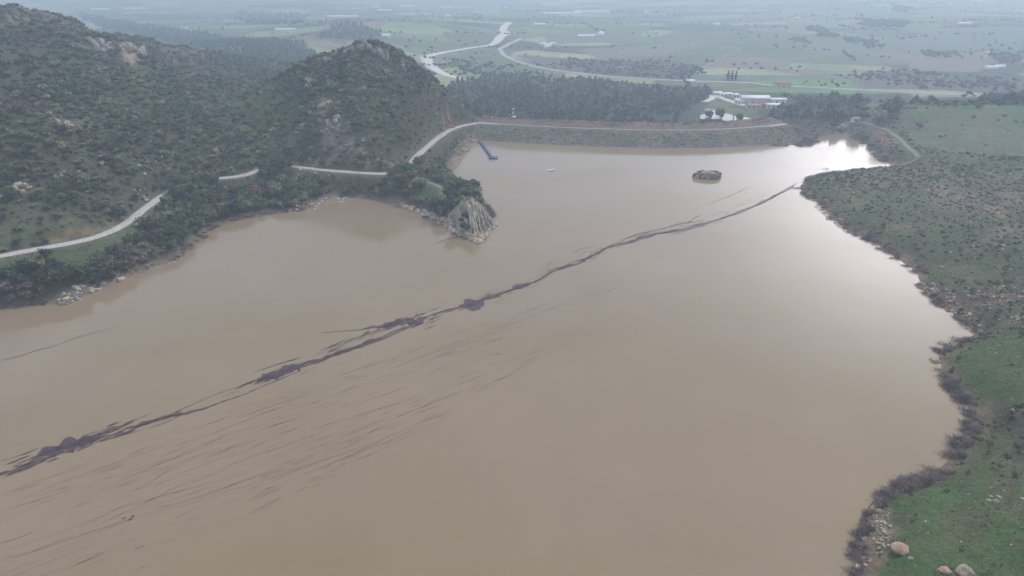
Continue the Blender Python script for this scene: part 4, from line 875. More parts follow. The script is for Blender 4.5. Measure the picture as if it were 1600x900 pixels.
# two trees in front of the pond, three cypresses on the highway
for a, b, s_t, lab in [(1107, 187, 3.6, 'left of two dark trees standing in front of the white pond'), (1124, 187, 4.2, 'right of two dark trees standing in front of the white pond'), (1155, 190, 3.0, 'dark tree between the white pond and the small second pond')]:
    q = G(a, b); place_tree('broadleaf_tree', crown_mesh[('evergreen', 1)], TRK[1], *q, s_t, s_t * 1.5, 1.0, lab, 'tree', None, .1)
for a, b, s_t, mark in [(266, 300, 3.4, 'first'), (276, 297, 3.8, 'first'), (288, 294, 4.2, 'first'), (300, 292, 4.4, 'first'), (311, 290, 4.4, 'first'), (322, 288, 4.0, 'first'), (333, 288, 3.6, 'first'), (296, 303, 3.8, 'first'), (316, 301, 3.6, 'first'), (280, 312, 3.4, 'first'),
                        (416, 270, 3.6, 'second'), (425, 270, 4.2, 'second'), (435, 269, 4.4, 'second'), (446, 269, 4.0, 'second'), (430, 280, 3.6, 'second'), (452, 276, 3.2, 'second'), (614, 281, 3.6, 'third'), (622, 279, 4.2, 'third'), (632, 277, 4.2, 'third'), (638, 270, 3.4, 'third'), (626, 290, 3.4, 'third'), (410, 280, 3.6, 'second')]:
    q = G(a, b); place_tree('broadleaf_tree', crown_mesh[('evergreen', int(rng.integers(0, 6)))], TRK[0], *q, s_t, s_t * rng.uniform(.95, 1.2), rng.uniform(0, 6), f"{'very big' if s_t > 4.1 else 'big'} dark green tree hiding the {mark} gap in the lakeside road", 'tree', 'trees hiding the road gaps', .15)
cyp = [proto_mesh('crown', p, (.03, .045, .04), M_leaf) for p in PROT['cypress']]
for a, b, lab in [(1137, 125.5, 'left of three dark cypresses in front of the pale roadside house'), (1143, 125.5, 'middle of three dark cypresses in front of the pale roadside house'), (1149, 125.5, 'right of three dark cypresses in front of the pale roadside house')]:
    q = G(a, b); place_tree('cypress_tree', cyp[0], TRK[1], *q, 4.6, 3.4, 1.0, lab, 'tree', 'cypresses in front of the roadside house', .1)
q = G(1204, 0); 
# lone bare tree on the headland
o = bpy.data.objects.new('bare_tree', twm[1]); COL.objects.link(o); q = G(1289, 272); o.location = q; o.scale = (3, 3, 5.5); tag(o, 'single leafless tree rising from the tip of the low headland', 'tree')
for a, b, s_t, lab in [(73, 403, 2.6, 'lone dark bush at the lake side of the pale road'), (155, 405, 1.8, 'small dark bush in the green strip below the pale road'), (128, 434, 3.2, 'dark tree beside the pale rock chute'), (165, 418, 3.0, 'dark tree right of the pale rock chute')]:
    q = G(a, b); place_tree('broadleaf_tree', crown_mesh[('evergreen', 2)], TRK[0], *q, s_t, s_t, 2.0, lab, 'tree', None, .1)

# ================================================================== rocks
def rock_data(seed, sub=3, cuts=9, sq=(1, .8, .6), amp=.18):
    r = np.random.default_rng(seed); V, F = (ICO3 if sub == 3 else ICO2); V = lump(V, r, amp, 1.5)
    for _ in range(cuts):
        d = r.normal(size=3); d /= np.linalg.norm(d); h_ = r.uniform(.55, .85); e = V @ d - h_; m = e > 0; V[m] -= d * (e[m] * .92)[:, None]
    V = V * np.array(sq) + r.normal(size=V.shape) * .012; return V, F
def rock_obj(name, seed, mat, colr, sub=3, sq=(1, .8, .6), **k_):
    V, F = rock_data(seed, sub, 9, sq); r = np.random.default_rng(seed); tint = np.array(colr) * (.85 + .3 * r.random((len(V), 1)))
    return mesh_obj(name, V, F, mat, col=tint, **k_)
PINK = (.46, .32, .24); TAN = (.48, .40, .30); GREYR = (.28, .26, .24); PALE = (.38, .355, .31)
BOULD = [(1412, 862, 2.2, PINK, 'largest pinkish boulder lying flat in the grass'), (1396, 852, .8, PINK, 'small reddish boulder just left above the largest pinkish boulder'), (1476, 892, 1.6, PINK, 'upright pink boulder with a pale vein, left of the pair at the grass edge'),
         (1510, 895, 2.4, (.33, .30, .22), 'broad lichen grey boulder, right of the pair at the grass edge'), (1461, 567, 1.9, PINK, 'lone smooth pinkish boulder on the tip among bare bushes'), (1340, 887, 1.1, PALE, 'pale wedge shaped boulder at the waterline in the corner'),
         (1424, 873, .7, PALE, 'small pale stone just under the largest pinkish boulder'), (1430, 884, .4, PALE, 'small white stone in the grass between the big boulders'), (1513, 773, .55, PALE, 'round white stone in the upper grass'), (1446, 815, .45, PALE, 'white stone alone in the middle of the grass'),
         (1557, 785, .9, PALE, 'pale flat stone in the group of stones in the upper grass'), (1561, 777, .7, TAN, 'tan stone behind the pale flat stone in the upper grass'), (1546, 782, .6, PALE, 'pale stone left of the group in the upper grass'), (1597, 780, .8, PINK, 'pinkish stone at the edge of the upper grass'),
         (1583, 641, .9, PALE, 'pale flat stone on top of the dark earth step'), (1565, 461, .8, PALE, 'white stone among the reddish stones on the slope'), (1473, 417, 1.0, PALE, 'long pale stone lying above the small green patch'), (1300, 340, 1.0, PALE, 'pale rock at the stony waterline of the headland')]
for k_, (a, b, s_t, colr, lab) in enumerate(BOULD):
    q = G(a, b); o = rock_obj('boulder', 900 + k_, M_rock, colr, 3, (1, .75, .45), loc=(q[0], q[1], max(q[2], 0) + s_t * .02)); o.scale = (s_t,) * 3; o.rotation_euler.z = rng.uniform(-.4, .4); tag(o, lab, 'boulder')
ROCKM = []
for k_ in range(12):
    colr = (TAN, PALE, GREYR, PINK)[k_ % 4]; o = rock_obj('rock', 950 + k_, M_rock, colr, 2, (1, .8, .65)); ROCKM.append(o.data); bpy.data.objects.remove(o)
RW = ['tan', 'pale', 'grey', 'pinkish']
ROCKS = []
def scatter_rocks(px_poly, n, smin, smax, where, group, cols=(0, 1, 2, 3)):
    poly = np.array(GP(px_poly)) if len(px_poly) > 2 else None
    x0, y0 = poly.min(0); x1, y1 = poly.max(0); cnt = 0
    while cnt < n:
        x_, y_ = rng.uniform(x0, x1), rng.uniform(y0, y1)
        if not inpoly(np.array([x_]), np.array([y_]), poly)[0]: cnt += .05; continue
        cnt += 1; c_ = int(rng.choice(cols)); s_t = smin + (smax - smin) * rng.random() ** 2
        ROCKS.append((x_, y_, max(float(Hf(x_, y_)), -.2) + s_t * .1, s_t, c_, f"{'big' if s_t > (smin + smax) / 2 else 'small'} {RW[c_]} rock {where}", group))
scatter_rocks([(1358, 790), (1394, 795), (1388, 860), (1350, 888), (1338, 880)], 120, .2, .7, 'in the stony strip at the waterline corner', 'stones at the near waterline')
scatter_rocks([(1430, 436), (1470, 442), (1530, 500), (1545, 522), (1520, 518), (1455, 470)], 110, .3, 1.1, 'in the stony bank above the pointed bay', 'stones above the pointed bay')
scatter_rocks([(1500, 450), (1600, 445), (1600, 515), (1550, 510), (1510, 475)], 90, .3, 1.0, 'among the stones on the slope behind the pointed bay', 'stones on the right slope')
scatter_rocks([(1400, 760), (1590, 740), (1590, 890), (1400, 880)], 34, .12, .4, 'scattered in the lush grass', 'stones in the grass')
scatter_rocks([(1500, 540), (1590, 535), (1590, 640), (1530, 620)], 22, .12, .5, 'scattered on the green meadow', 'stones in the meadow')
scatter_rocks([(1284, 330), (1300, 325), (1320, 350), (1300, 352)], 16, .5, 1.2, 'at the stony waterline of the headland', 'stones of the headland')
scatter_rocks([(1270, 300), (1330, 290), (1340, 320), (1295, 318)], 18, .4, .9, 'among the scrub of the headland', 'stones of the headland')
scatter_rocks([(1440, 290), (1590, 320), (1590, 400), (1520, 390)], 30, .4, 1.2, 'among the scrub of the upper right slope', 'stones on the upper slope')
scatter_rocks([(1260, 290), (1420, 268), (1600, 262), (1600, 440), (1500, 440), (1420, 400), (1300, 325)], 420, .2, .8, 'among the scrub of the right hillside', 'stones of the right hillside')
scatter_rocks([(0, 330), (120, 250), (400, 180), (620, 170), (600, 260), (260, 290)], 200, .5, 1.5, 'on the left slopes above the road', 'stones of the left slopes', (0, 1, 2, 2))
scatter_rocks([(86, 470), (100, 458), (130, 442), (150, 446), (185, 436), (200, 432), (160, 450), (120, 471), (100, 478)], 80, .5, 1.8, 'on the rocky point of the left shore', 'rocks of the left rocky point', (0, 1, 2))
scatter_rocks([(140, 428), (150, 410), (172, 398), (180, 404), (165, 420), (150, 440)], 30, .5, 1.3, 'in the pale rock chute above the rocky point', 'rocks of the chute', (1, 2))
scatter_rocks([(200, 434), (285, 402), (290, 406), (204, 438)], 30, .3, 1.0, 'along the waterline east of the rocky point', 'rocks of the left waterline', (0, 2, 3))
scatter_rocks([(410, 334), (520, 306), (632, 316), (634, 325), (560, 311), (480, 331)], 110, .5, 1.7, 'at the waterline of the cove below the straight road', 'rocks of the cove')
scatter_rocks([(632, 318), (665, 328), (700, 343), (735, 362), (757, 376), (748, 381), (725, 373), (698, 356), (660, 337), (630, 326)], 260, .9, 2.6, 'on the near rock ledge of the peninsula', 'rocks of the peninsula ledge', (0, 1, 0, 3))
scatter_rocks([(750, 368), (762, 358), (776, 349), (778, 354), (765, 364), (756, 374)], 50, .8, 2.0, 'on the pale tip of the peninsula', 'rocks of the peninsula tip', (0, 1))
scatter_rocks([(706, 262), (716, 238), (735, 218), (746, 222), (722, 243), (710, 264)], 34, .6, 2.2, 'on the red bank left of the dam', 'rocks left of the dam', (0, 3, 2))
scatter_rocks([(300, 268), (345, 265), (345, 272), (300, 275)], 14, .6, 1.5, 'in the road cutting above the gap in the road', 'rocks of the road cutting', (0, 1))
scatter_rocks([(480, 255), (610, 265), (610, 268), (480, 260)], 24, .5, 1.3, 'in the cutting above the straight road', 'rocks of the road cutting', (0, 1, 2))
ap = [r_[3] / project(np.array(r_[0]), np.array(r_[1]), np.array(r_[2]))[2] for r_ in ROCKS]; orr = np.argsort(-np.array(ap))
for i in orr[:290]:
    x_, y_, z_, s_t, c_, lab, group = ROCKS[i]; o = bpy.data.objects.new('rock', ROCKM[c_ + 4 * int(rng.integers(0, 3))]); COL.objects.link(o); o.location = (x_, y_, z_); o.scale = (s_t, s_t * rng.uniform(.8, 1.1), s_t * rng.uniform(.7, 1.1)); o.rotation_euler = (rng.uniform(-.3, .3), rng.uniform(-.3, .3), rng.uniform(0, 6.28)); tag(o, lab, 'rock', group)
pr = []
for k_ in range(4):
    V, F = rock_data(980 + k_, 2, 9, (1, .8, .65)); pr.append((V, np.c_[F, F[:, 2]], np.full(len(V), 1.0)))
A_ = np.array([r_[:4] for r_ in [ROCKS[i] for i in orr[290:]]]); tc_ = np.array([(TAN, PALE, GREYR, PINK)[ROCKS[i][4]] for i in orr[290:]])
merged('stone_rubble', pr, A_[:, 0], A_[:, 1], A_[:, 2], A_[:, 3], A_[:, 3], tc_, M_rock, 'loose stones along the banks of the lake')
# outcrops on the slopes
def outcrop(a, b, size, n, where, colr=TAN, tall=1.0, up=.35):
    q = G(a, b); e = empty('rock_outcrop', q); tag(e, where, 'rock outcrop'); 
    for k_ in range(int(n * 2.2)):
        s_t = size * rng.uniform(.14, .38); ang = rng.uniform(0, 6.28); d_ = size * math.sqrt(rng.random()) * .9; xx_, yy_ = math.cos(ang) * d_, math.sin(ang) * d_ * .8
        o = rock_obj('rock_face', int(rng.integers(1, 99999)), M_rock, np.array(colr) * rng.uniform(.8, 1.1), 2, (1, .8, .9 * tall), parent=e); o.scale = (s_t,) * 3
        o.location = (xx_, yy_, float(Hf(q[0] + xx_, q[1] + yy_)) - q[2] + s_t * up); o.rotation_euler = (rng.uniform(-.3, .3), rng.uniform(-.3, .3), rng.uniform(0, 6.28))
for a in [(572, 80, 5.5, 6, 'jagged grey crag right at the top of the cone hill', GREYR, 1.4, 1.3), (547, 84, 4.5, 5, 'jagged crag just left of the top of the cone hill', GREYR, 1.4, 1.2), (598, 90, 5, 5, 'jagged crag just right of the top of the cone hill', GREYR, 1.4, 1.3), (510, 98, 4.5, 4, 'jagged crag on the left shoulder of the cone hill', GREYR, 1.3, 1.2), (630, 106, 4, 4, 'low crag on the right ridge of the cone hill', GREYR, 1.2, 1.1),
          (210, 84, 9, 7, 'bright pale rock face near the shoulder of the left mountain', (.44, .38, .30), 1.2, .9), (158, 76, 8, 7, 'grey rock knoll left of the bright pale rock face', PALE, 1.2, .8), (160, 108, 6, 4, 'small grey crag below the grey knoll', GREYR),
          (104, 196, 5, 6, 'tan outcrop in the grassy gap of the left mountain'), (116, 206, 4, 3, 'lower tan outcrop in the grassy gap of the left mountain'), (30, 296, 5, 7, 'tan outcrop at the frame edge above the ochre field'), (62, 244, 2.2, 2, 'small pale rock high above the near road', PALE),
          (224, 308, 3.5, 4, 'pale rock beside the road where it climbs into the trees', PALE), (100, 272, 3, 3, 'pale slab in the middle of the left slope', PALE), (484, 130, 5, 5, 'upper tan crag on the left flank of the cone hill'), (505, 164, 5, 5, 'middle tan crag on the left flank of the cone hill'),
          (520, 188, 5, 5, 'pale crag below the middle of the cone hill', PALE), (538, 200, 5, 5, 'brownish crag beside the pale crag on the cone hill', GREYR), (510, 205, 5, 4, 'grey crag under the pale crag on the cone hill', GREYR), (572, 72, 5, 5, 'rock pile on the top of the cone hill', GREYR), (548, 78, 5, 4, 'rocks left of the top of the cone hill', GREYR),
          (595, 84, 5, 6, 'steep grey rib right of the top of the cone hill', GREYR, 1.3), (520, 86, 4, 4, 'rocks on the left shoulder of the cone hill', GREYR), (500, 96, 4, 4, 'low rocks on the left ridge of the cone hill', GREYR), (587, 121, 2.2, 2, 'small pale rock on the dark face of the cone hill', PALE),
          (470, 202, 4, 4, 'pale slabs on the lower left of the cone hill', PALE), (540, 235, 4, 5, 'grey rocks above the straight road', GREYR), (570, 218, 4, 4, 'scattered rocks low on the cone hill', GREYR), (622, 178, 3, 3, 'thin pale rocks on the right flank of the cone hill', GREYR),
          (684, 174, 5, 6, 'reddish rock scar on the right foot of the cone hill', (.34, .2, .14)), (698, 185, 5, 5, 'lower reddish rock scar above the road bend', (.34, .2, .14)), (716, 240, 4, 5, 'orange tinted rock on the bank left of the dam', (.38, .25, .15)),
          (80, 20, 10, 5, 'brown rocky summit of the left mountain', (.26, .2, .16)), (30, 36, 8, 4, 'brown rocks under the summit of the left mountain', (.24, .19, .16))]: outcrop(*a)
# ribs of upright rock layers on the peninsula
q0 = G(738, 340); ribs = empty('ribbed_rock', (q0[0], q0[1], 0)); tag(ribs, 'ribbed grey rock with upright layers on the tip of the peninsula', 'rock outcrop')
RIB = [((716, 324), (700, 340)), ((722, 318), (708, 346)), ((727, 315), (716, 330)), ((730, 318), (738, 366)), ((734, 320), (742, 369)), ((739, 322), (747, 368)), ((743, 322), (752, 364)), ((748, 326), (758, 360)), ((753, 330), (764, 354)), ((724, 340), (734, 362)), ((758, 336), (770, 350)), ((716, 330), (724, 356)), ((762, 340), (774, 350)), ((712, 336), (718, 352)), ((736, 314), (744, 340))]
for k_, (a, b) in enumerate(RIB):
    A = np.array(G(*a)[:2]); B = np.array(G(*b)[:2]); n = 14; V = []; F = []; r = np.random.default_rng(k_)
    dd = B - A; nr_ = np.array([-dd[1], dd[0]]); nr_ /= np.linalg.norm(nr_)
    for i in range(n):
        t_ = i / (n - 1); c_ = A + dd * t_ + nr_ * (r.normal() * .18); zt = max(float(Hf(*c_)), 0) + 1.5 + r.normal() * .5; wdt = (.55 + .25 * r.random()) * (1 - .5 * abs(t_ - .5)); zb = -1.0
        if i in (0, n - 1): zt -= 1.2; wdt *= .6
        for sgn, zz_ in ((-1.5, zb), (-1.0, zt - 1.0), (-.35, zt), (.35, zt + .1), (1.0, zt - 1.0), (1.5, zb)): V.append((c_[0] + nr_[0] * wdt * sgn - q0[0], c_[1] + nr_[1] * wdt * sgn - q0[1], zz_))
    for i in range(n - 1):
        for j in range(5): F.append((i * 6 + j, i * 6 + j + 1, i * 6 + j + 7, i * 6 + j + 6))
    F += [(0, 1, 2, 5), (2, 3, 4, 5), (n * 6 - 6, n * 6 - 5, n * 6 - 4, n * 6 - 1), (n * 6 - 4, n * 6 - 3, n * 6 - 2, n * 6 - 1)]
    mesh_obj('rock_rib', V, F, M_rock, parent=ribs, col=np.array((.42, .375, .30)) * (.7 + .55 * r.random((len(V), 1))))
# islet
q = P(1105, 277); isl = empty('rocky_islet', (q[0], q[1], 0)); tag(isl, 'small flat rocky islet rising from the far part of the lake', 'islet')
V, F = ICO3; r = np.random.default_rng(5); V = lump(V.copy(), r, .2); V = V * (8.6, 5.0, 4.0); V[:, 2] = np.clip(V[:, 2], -1, 2.9) + r.normal(size=len(V)) * .12; mesh_obj('mound', V, F, M_rock, parent=isl, col=np.array((.13, .11, .085)))
for k_ in range(90):
    a = rng.uniform(0, 6.28); d_ = math.sqrt(rng.random()); s_t = rng.uniform(.5, 1.25); o = bpy.data.objects.new('islet_rock', ROCKM[(0, 3, 4, 8, 7, 1)[k_ % 6]]); COL.objects.link(o); o.parent = isl; o.location = (math.cos(a) * 8.2 * d_, math.sin(a) * 4.8 * d_, 3.1 * (1 - d_ ** 2.6) + .1); o.scale = (s_t,) * 3; o.rotation_euler = (rng.uniform(-.4, .4), 0, rng.uniform(0, 6.28))
for a, b, s_t, lab in [(727, 342, 2.0, 'dark bush in the hollow left of the ribbed rock'), (722, 348, 1.6, 'small bush below the hollow of the ribbed rock'), (745, 352, 1.1, 'tiny bush between the layers of the ribbed rock')]:
    g_ = G(a, b); place_tree('broadleaf_tree', crown_mesh[('evergreen', 2)], TRK[0], *g_, s_t, s_t * .9, 2.0, lab, 'tree', None, .1)
for k_, (dx_, dy_) in enumerate([(-5, 1), (-3.5, 2), (-2, 1.5), (2.2, 1.6), (3.8, 1.5), (5.2, .8), (4.5, 2)]):
    o = bpy.data.objects.new('shrub', lowmesh[k_ % 6]); COL.objects.link(o); o.location = (q[0] + dx_, q[1] + dy_, 2.8); o.scale = (1.2, 1.2, 1.2); tag(o, f"dark shrub {'at the left end of the islet top' if dx_ < 0 else 'at the right end of the islet top'}", 'shrub', 'shrubs on the islet')

# ================================================================== floating scum: long dark streak and the fine streaks beside it
SV = []; SF = []; FILMN = [0]
def film(pts, wid, step=1.0, rag=.5, z=.03, seed=0, fine=.7):
    step = min(step, .35)
    """pts world polyline with width per point; outline stays ragged"""
    p = np.array(pts, float); p = np.c_[p, wid] if p.shape[1] == 2 else p
    p = resample(p, step); n = len(p)
    if n < 3: return
    t_ = np.gradient(p[:, :2], axis=0); t_ /= np.hypot(*t_.T)[:, None] + 1e-9; nn = np.stack([-t_[:, 1], t_[:, 0]], 1); u = np.arange(n) * step
    wob = (vnoise(u, u * 0 + seed * 7.7, 16, 1) - .5) * 2.2 * np.minimum(1, p[:, 2] + .25) + (vnoise(u, u * 0 + seed * 3.1, 5, 2) - .5) * .9
    a = p[:, 2] * (1 - rag + rag * 2 * vnoise(u, u * 0 + seed * 5.3 + 100, 4, 3)) * .5 * (1 + fine * 2 * (vnoise(u, u * 0 + 9 * seed, 1.5, 5) - .5)); b_ = p[:, 2] * (1 - rag + rag * 2 * vnoise(u, u * 0 + seed * 2.9 + 200, 5, 4)) * .5 * (1 + fine * 2 * (vnoise(u, u * 0 + 11 * seed, 1.2, 6) - .5))
    FILMN[0] += 1; z = .02 + (FILMN[0] % 89) * .0025
    a = a * (.75 + .5 * vnoise(u, u * 0 + 13 * seed, .6, 9)); b_ = b_ * (.75 + .5 * vnoise(u, u * 0 + 17 * seed, .55, 10))
    base_ = p[:, :2] + nn * wob[:, None]; L1 = base_ + nn * a[:, None]; R1 = base_ - nn * b_[:, None]; o_ = len(SV)
    for i in range(n): SV.append((*L1[i], z + i * 5e-5)); SV.append((*R1[i], z + i * 5e-5))
    for i in range(n - 1): SF.append((o_ + 2 * i, o_ + 2 * i + 1, o_ + 2 * i + 3, o_ + 2 * i + 2))
def filmpx(pts, **k_): film(np.array([(*P(a, b), w_ if w_ > 2.9 and b > 440 else w_ * .62) for a, b, w_ in pts]), None, **k_)
filmpx([(-60, 768, .5), (0, 745, .9), (25, 735, .8), (60, 716, .7), (90, 704, 1.2), (130, 694, .6)], seed=1)
filmpx([(58, 711, .6), (66, 709, 4.2), (90, 703, 5.0), (120, 694, 5.6), (145, 686, 4.6), (156, 684, 1.6), (175, 680, .7), (200, 671, 1.4), (225, 662, 2.4), (249, 655, 1.6), (284, 647, 1.6), (300, 643, 1.2), (320, 638, 1.0), (364, 622, .8), (400, 608, .7), (435, 594, .6), (470, 580, .5)], seed=2, rag=.35)
filmpx([(398, 602, .6), (410, 595, 3.4), (440, 583, 3.8), (458, 572, 5.6), (475, 567, 2.6), (498, 562, 2.6), (524, 554, 2.0), (557, 542, 2.2), (587, 531, 2.2), (610, 524, 1.2), (632, 514, .9), (655, 507, .5)], seed=3, rag=.35)
filmpx([(505, 521, .4), (535, 518, .6), (561, 514, 1.0), (580, 510, 2.2), (602, 506, 3.2), (625, 503, 4.8), (647, 500, 4.0), (660, 495, 1.8), (677, 489, 1.6), (700, 483, 1.6), (716, 479, 1.4), (724, 476, 5.5), (738, 474, 8.5), (750, 471, 5.5), (756, 469, 1.8), (775, 463, 1.6), (801, 453, 2.4), (812, 448, 3.6), (830, 441, 2.0), (850, 434, 2.0), (872, 423, 1.4), (899, 411, 2.8), (920, 402, 2.0), (943, 390, 3.4), (962, 383, 1.6), (985, 379, 2.4), (998, 373, 3.4), (1024, 365, 1.6), (1047, 362, 2.6), (1075, 358, 1.2), (1103, 351, .9), (1131, 342, 1.2), (1159, 331, .6), (1187, 319, .9), (1215, 304, .4)], seed=4, rag=.4)
filmpx([(855, 424, .8), (880, 416, 2.0), (895, 411, 1.2)], seed=5); filmpx([(920, 395, .5), (970, 376, 1.2), (1000, 366, 1.5), (1060, 352, 1.2), (1100, 344, .8)], seed=6)
filmpx([(-30, 574, .4), (0, 564, .5), (40, 552, .6), (90, 538, .6), (130, 525, .5), (185, 511, .2)], seed=7); filmpx([(398, 582, .3), (430, 570, .7), (455, 562, 1.0), (470, 556, .3)], seed=8)
filmpx([(1110, 317, .3), (1140, 306, .5), (1172, 293, .3)], seed=9)
main_px = np.array([(-40, 760), (110, 697), (249, 655), (400, 600), (500, 561), (600, 518), (737, 474), (850, 432), (943, 390), (1047, 360), (1215, 304)], float)
mainw = np.array([P(*q) for q in main_px])
for bx_, by_, lx, ly, cnt_ in [(108, 698, 9, 3.4, 70), (450, 577, 8, 2.2, 34), (235, 660, 7, 1.0, 16), (540, 548, 12, 1.2, 18), (620, 505, 9, 2.0, 26), (640, 512, 8, 1.6, 16), (738, 474, 6, 3.2, 22), (810, 449, 6, 1.6, 14), (897, 411, 7, 1.6, 12)]:
    c0 = np.array(P(bx_, by_)); d_ = np.array(P(bx_ + 40, by_ - 15)) - c0; d_ /= np.hypot(*d_); nn = np.array([-d_[1], d_[0]])
    for k_ in range(cnt_):
        c_ = c0 + d_ * rng.normal() * lx + nn * rng.normal() * ly * .42; ln = rng.uniform(2, 8); a = rng.normal() * .05 + .02; dr = d_ * math.cos(a) + nn * math.sin(a)
        film(np.array([(*(c_ + dr * ln * s_), rng.uniform(.15, .6) * (1 - (2 * s_) ** 2 * .9)) for s_ in (-.5, -.2, .2, .5)]), None, seed=1200 + k_ + bx_, rag=.5)
far_px = [(960, 384), (1024, 366), (1075, 357), (1131, 342), (1187, 318), (1215, 304), (1243, 289)]
farw = np.array([P(*q) for q in far_px])
for k_ in range(60):                                   # the far end breaks into fine parallel wisps
    t_ = rng.random() * (len(farw) - 1.001); i = int(t_); c_ = farw[i] * (1 - t_ + i) + farw[i + 1] * (t_ - i); d_ = farw[i + 1] - farw[i]; d_ /= np.hypot(*d_); nn = np.array([-d_[1], d_[0]]); c_ = c_ + nn * rng.normal() * (1.6 - .2 * t_); ln = rng.uniform(5, 24)
    film(np.array([(*(c_ + d_ * ln * s_), rng.uniform(.12, .45) * (1 - (2 * s_) ** 2 * .9)) for s_ in (-.5, -.2, .2, .5)]), None, seed=700 + k_, rag=.6)
for k_ in range(80):                                    # wisps hugging the main streak
    t_ = rng.random() ** .9 * (len(mainw) - 1.001); i = int(t_); f_ = t_ - i; c_ = mainw[i] * (1 - f_) + mainw[i + 1] * f_; d_ = mainw[i + 1] - mainw[i]; d_ /= np.hypot(*d_); nn = np.array([-d_[1], d_[0]])
    c_ = c_ + nn * rng.normal() * 2.8; ln = rng.uniform(3, 16); a = rng.normal() * .07 + .05; dr = d_ * math.cos(a) + nn * math.sin(a)
    film(np.array([(*(c_ + dr * ln * s_), 0.2 * math.sin(3.14 * min(max(.5 + s_, .03), .97)) * rng.uniform(.5, 1.5)) for s_ in (-.5, -.2, .1, .5)]), None, seed=50 + k_, rag=.6, step=.7)
reg = np.array([P(*q) for q in [(-60, 800), (200, 690), (420, 620), (620, 545), (760, 490), (930, 420), (960, 450), (900, 530), (800, 610), (640, 720), (440, 800), (250, 900), (-60, 930)]])
d0 = mainw[3] - mainw[1]; d0 /= np.hypot(*d0)
cl_c = [P(*q) for q in [(200, 812), (300, 770), (420, 740), (560, 690), (740, 600), (80, 740), (120, 850), (330, 680), (480, 610), (600, 560), (720, 540), (800, 500), (20, 800), (820, 540), (900, 470), (560, 600), (680, 560), (260, 850), (180, 760), (380, 790), (640, 640), (260, 720)]]
cnt = 0
while cnt < 380:
    cc_ = cl_c[int(rng.integers(0, len(cl_c)))]; u_ = rng.normal() * 26; v_ = rng.normal() * 4.2; nn = np.array([-d0[1], d0[0]]); p0 = np.array(cc_) + d0 * u_ + nn * v_
    if not inpoly(p0[:1], p0[1:], reg)[0] or SDf(*p0) > -6: cnt += .02; continue
    cnt += 1; ln = rng.uniform(2, 9) if rng.random() < .72 else rng.uniform(12, 40); a = rng.normal() * .085 - .02; dr = d0 * math.cos(a) + nn * math.sin(a); wd = rng.uniform(.02, .10) * (1.0 if rng.random() < .5 else .6)
    film(np.array([(*(p0 + dr * ln * s_), wd * (1 - (2 * s_) ** 2 * .85)) for s_ in (-.5, -.3, 0, .3, .5)]), None, seed=200 + cnt, rag=.75, fine=.9, step=.6)
for a, b, w_ in [(194, 812, .5), (203, 811, .9), (208, 809, .7)]: filmpx([(a - 4, b + 1, .2), (a, b, w_), (a + 4, b - 2, .2)], seed=a, step=.4)
tag(mesh_obj('floating_scum', SV, np.array(SF), M_scum), 'thin dark purple scum drifting in long streaks across the brown lake', kind='stuff')

# ================================================================== boxes, houses, boats
def box(x0, x1, y0, y1, z0, z1):
    V = [(x, y, z) for z in (z0, z1) for x, y in ((x0, y0), (x1, y0), (x1, y1), (x0, y1))]
    return V, [(0, 3, 2, 1), (4, 5, 6, 7), (0, 1, 5, 4), (1, 2, 6, 5), (2, 3, 7, 6), (3, 0, 4, 7)]
def boxes(name, bl, mat, parent=None, **k_):
    V = []; F = []
    for q in bl:
        v, f_ = box(*q); F += [tuple(i + len(V) for i in g_) for g_ in f_]; V += v
    return mesh_obj(name, V, F, mat, parent=parent, **k_)
def gable(name, w_, d_, z0, h, mat, parent, over=.5, th=.25):
    a, b = w_ / 2 + over, d_ / 2 + over
    V = [(-a, -b, z0), (a, -b, z0), (a, b, z0), (-a, b, z0), (-a, 0, z0 + h), (a, 0, z0 + h)]; V += [(x, y, z - th) for x, y, z in V]
    F = [(0, 1, 5, 4), (2, 3, 4, 5), (6, 10, 11, 7), (8, 11, 10, 9), (0, 6, 7, 1), (2, 8, 9, 3), (0, 4, 10, 6), (3, 9, 10, 4), (1, 7, 11, 5), (2, 5, 11, 8)]
    return mesh_obj(name, V, F, mat, parent=parent)
def house(name, a, b, w_, d_, h, rh, rz, label, cat='house', wall=M_wall, roof=M_red, nwin=3, group=None):
    q = G(a, b); e = empty(name, (q[0], q[1], q[2] - .3), rz); tag(e, label, cat, group)
    V = [(-w_ / 2, -d_ / 2, 0), (w_ / 2, -d_ / 2, 0), (w_ / 2, d_ / 2, 0), (-w_ / 2, d_ / 2, 0), (-w_ / 2, -d_ / 2, h), (w_ / 2, -d_ / 2, h), (w_ / 2, d_ / 2, h), (-w_ / 2, d_ / 2, h), (-w_ / 2, 0, h + rh * .9), (w_ / 2, 0, h + rh * .9)]
    Fq = [(0, 3, 2, 1), (0, 1, 5, 4), (2, 3, 7, 6), (4, 5, 9, 8), (6, 7, 8, 9), (3, 0, 4, 7), (1, 2, 6, 5), (7, 4, 8, 8), (5, 6, 9, 9)]
    me = bpy.data.meshes.new('wall'); me.from_pydata(V, [], [f_ if f_[2] != f_[3] else f_[:3] for f_ in Fq]); me.materials.append(wall); o = bpy.data.objects.new('wall', me); COL.objects.link(o); o.parent = e
    gable('roof', w_, d_, h + .15, rh, roof, e)
    for i in range(nwin):
        xx_ = -w_ / 2 + w_ * (i + .5) / nwin
        if i == nwin // 2: boxes('door', [(xx_ - .6, xx_ + .6, -d_ / 2 - .06, -d_ / 2 + .02, .1, 2.3)], M_dark, e)
        else: boxes('window', [(xx_ - .6, xx_ + .6, -d_ / 2 - .05, -d_ / 2 + .02, 1.2, 2.4)], M_dark, e)
    return e
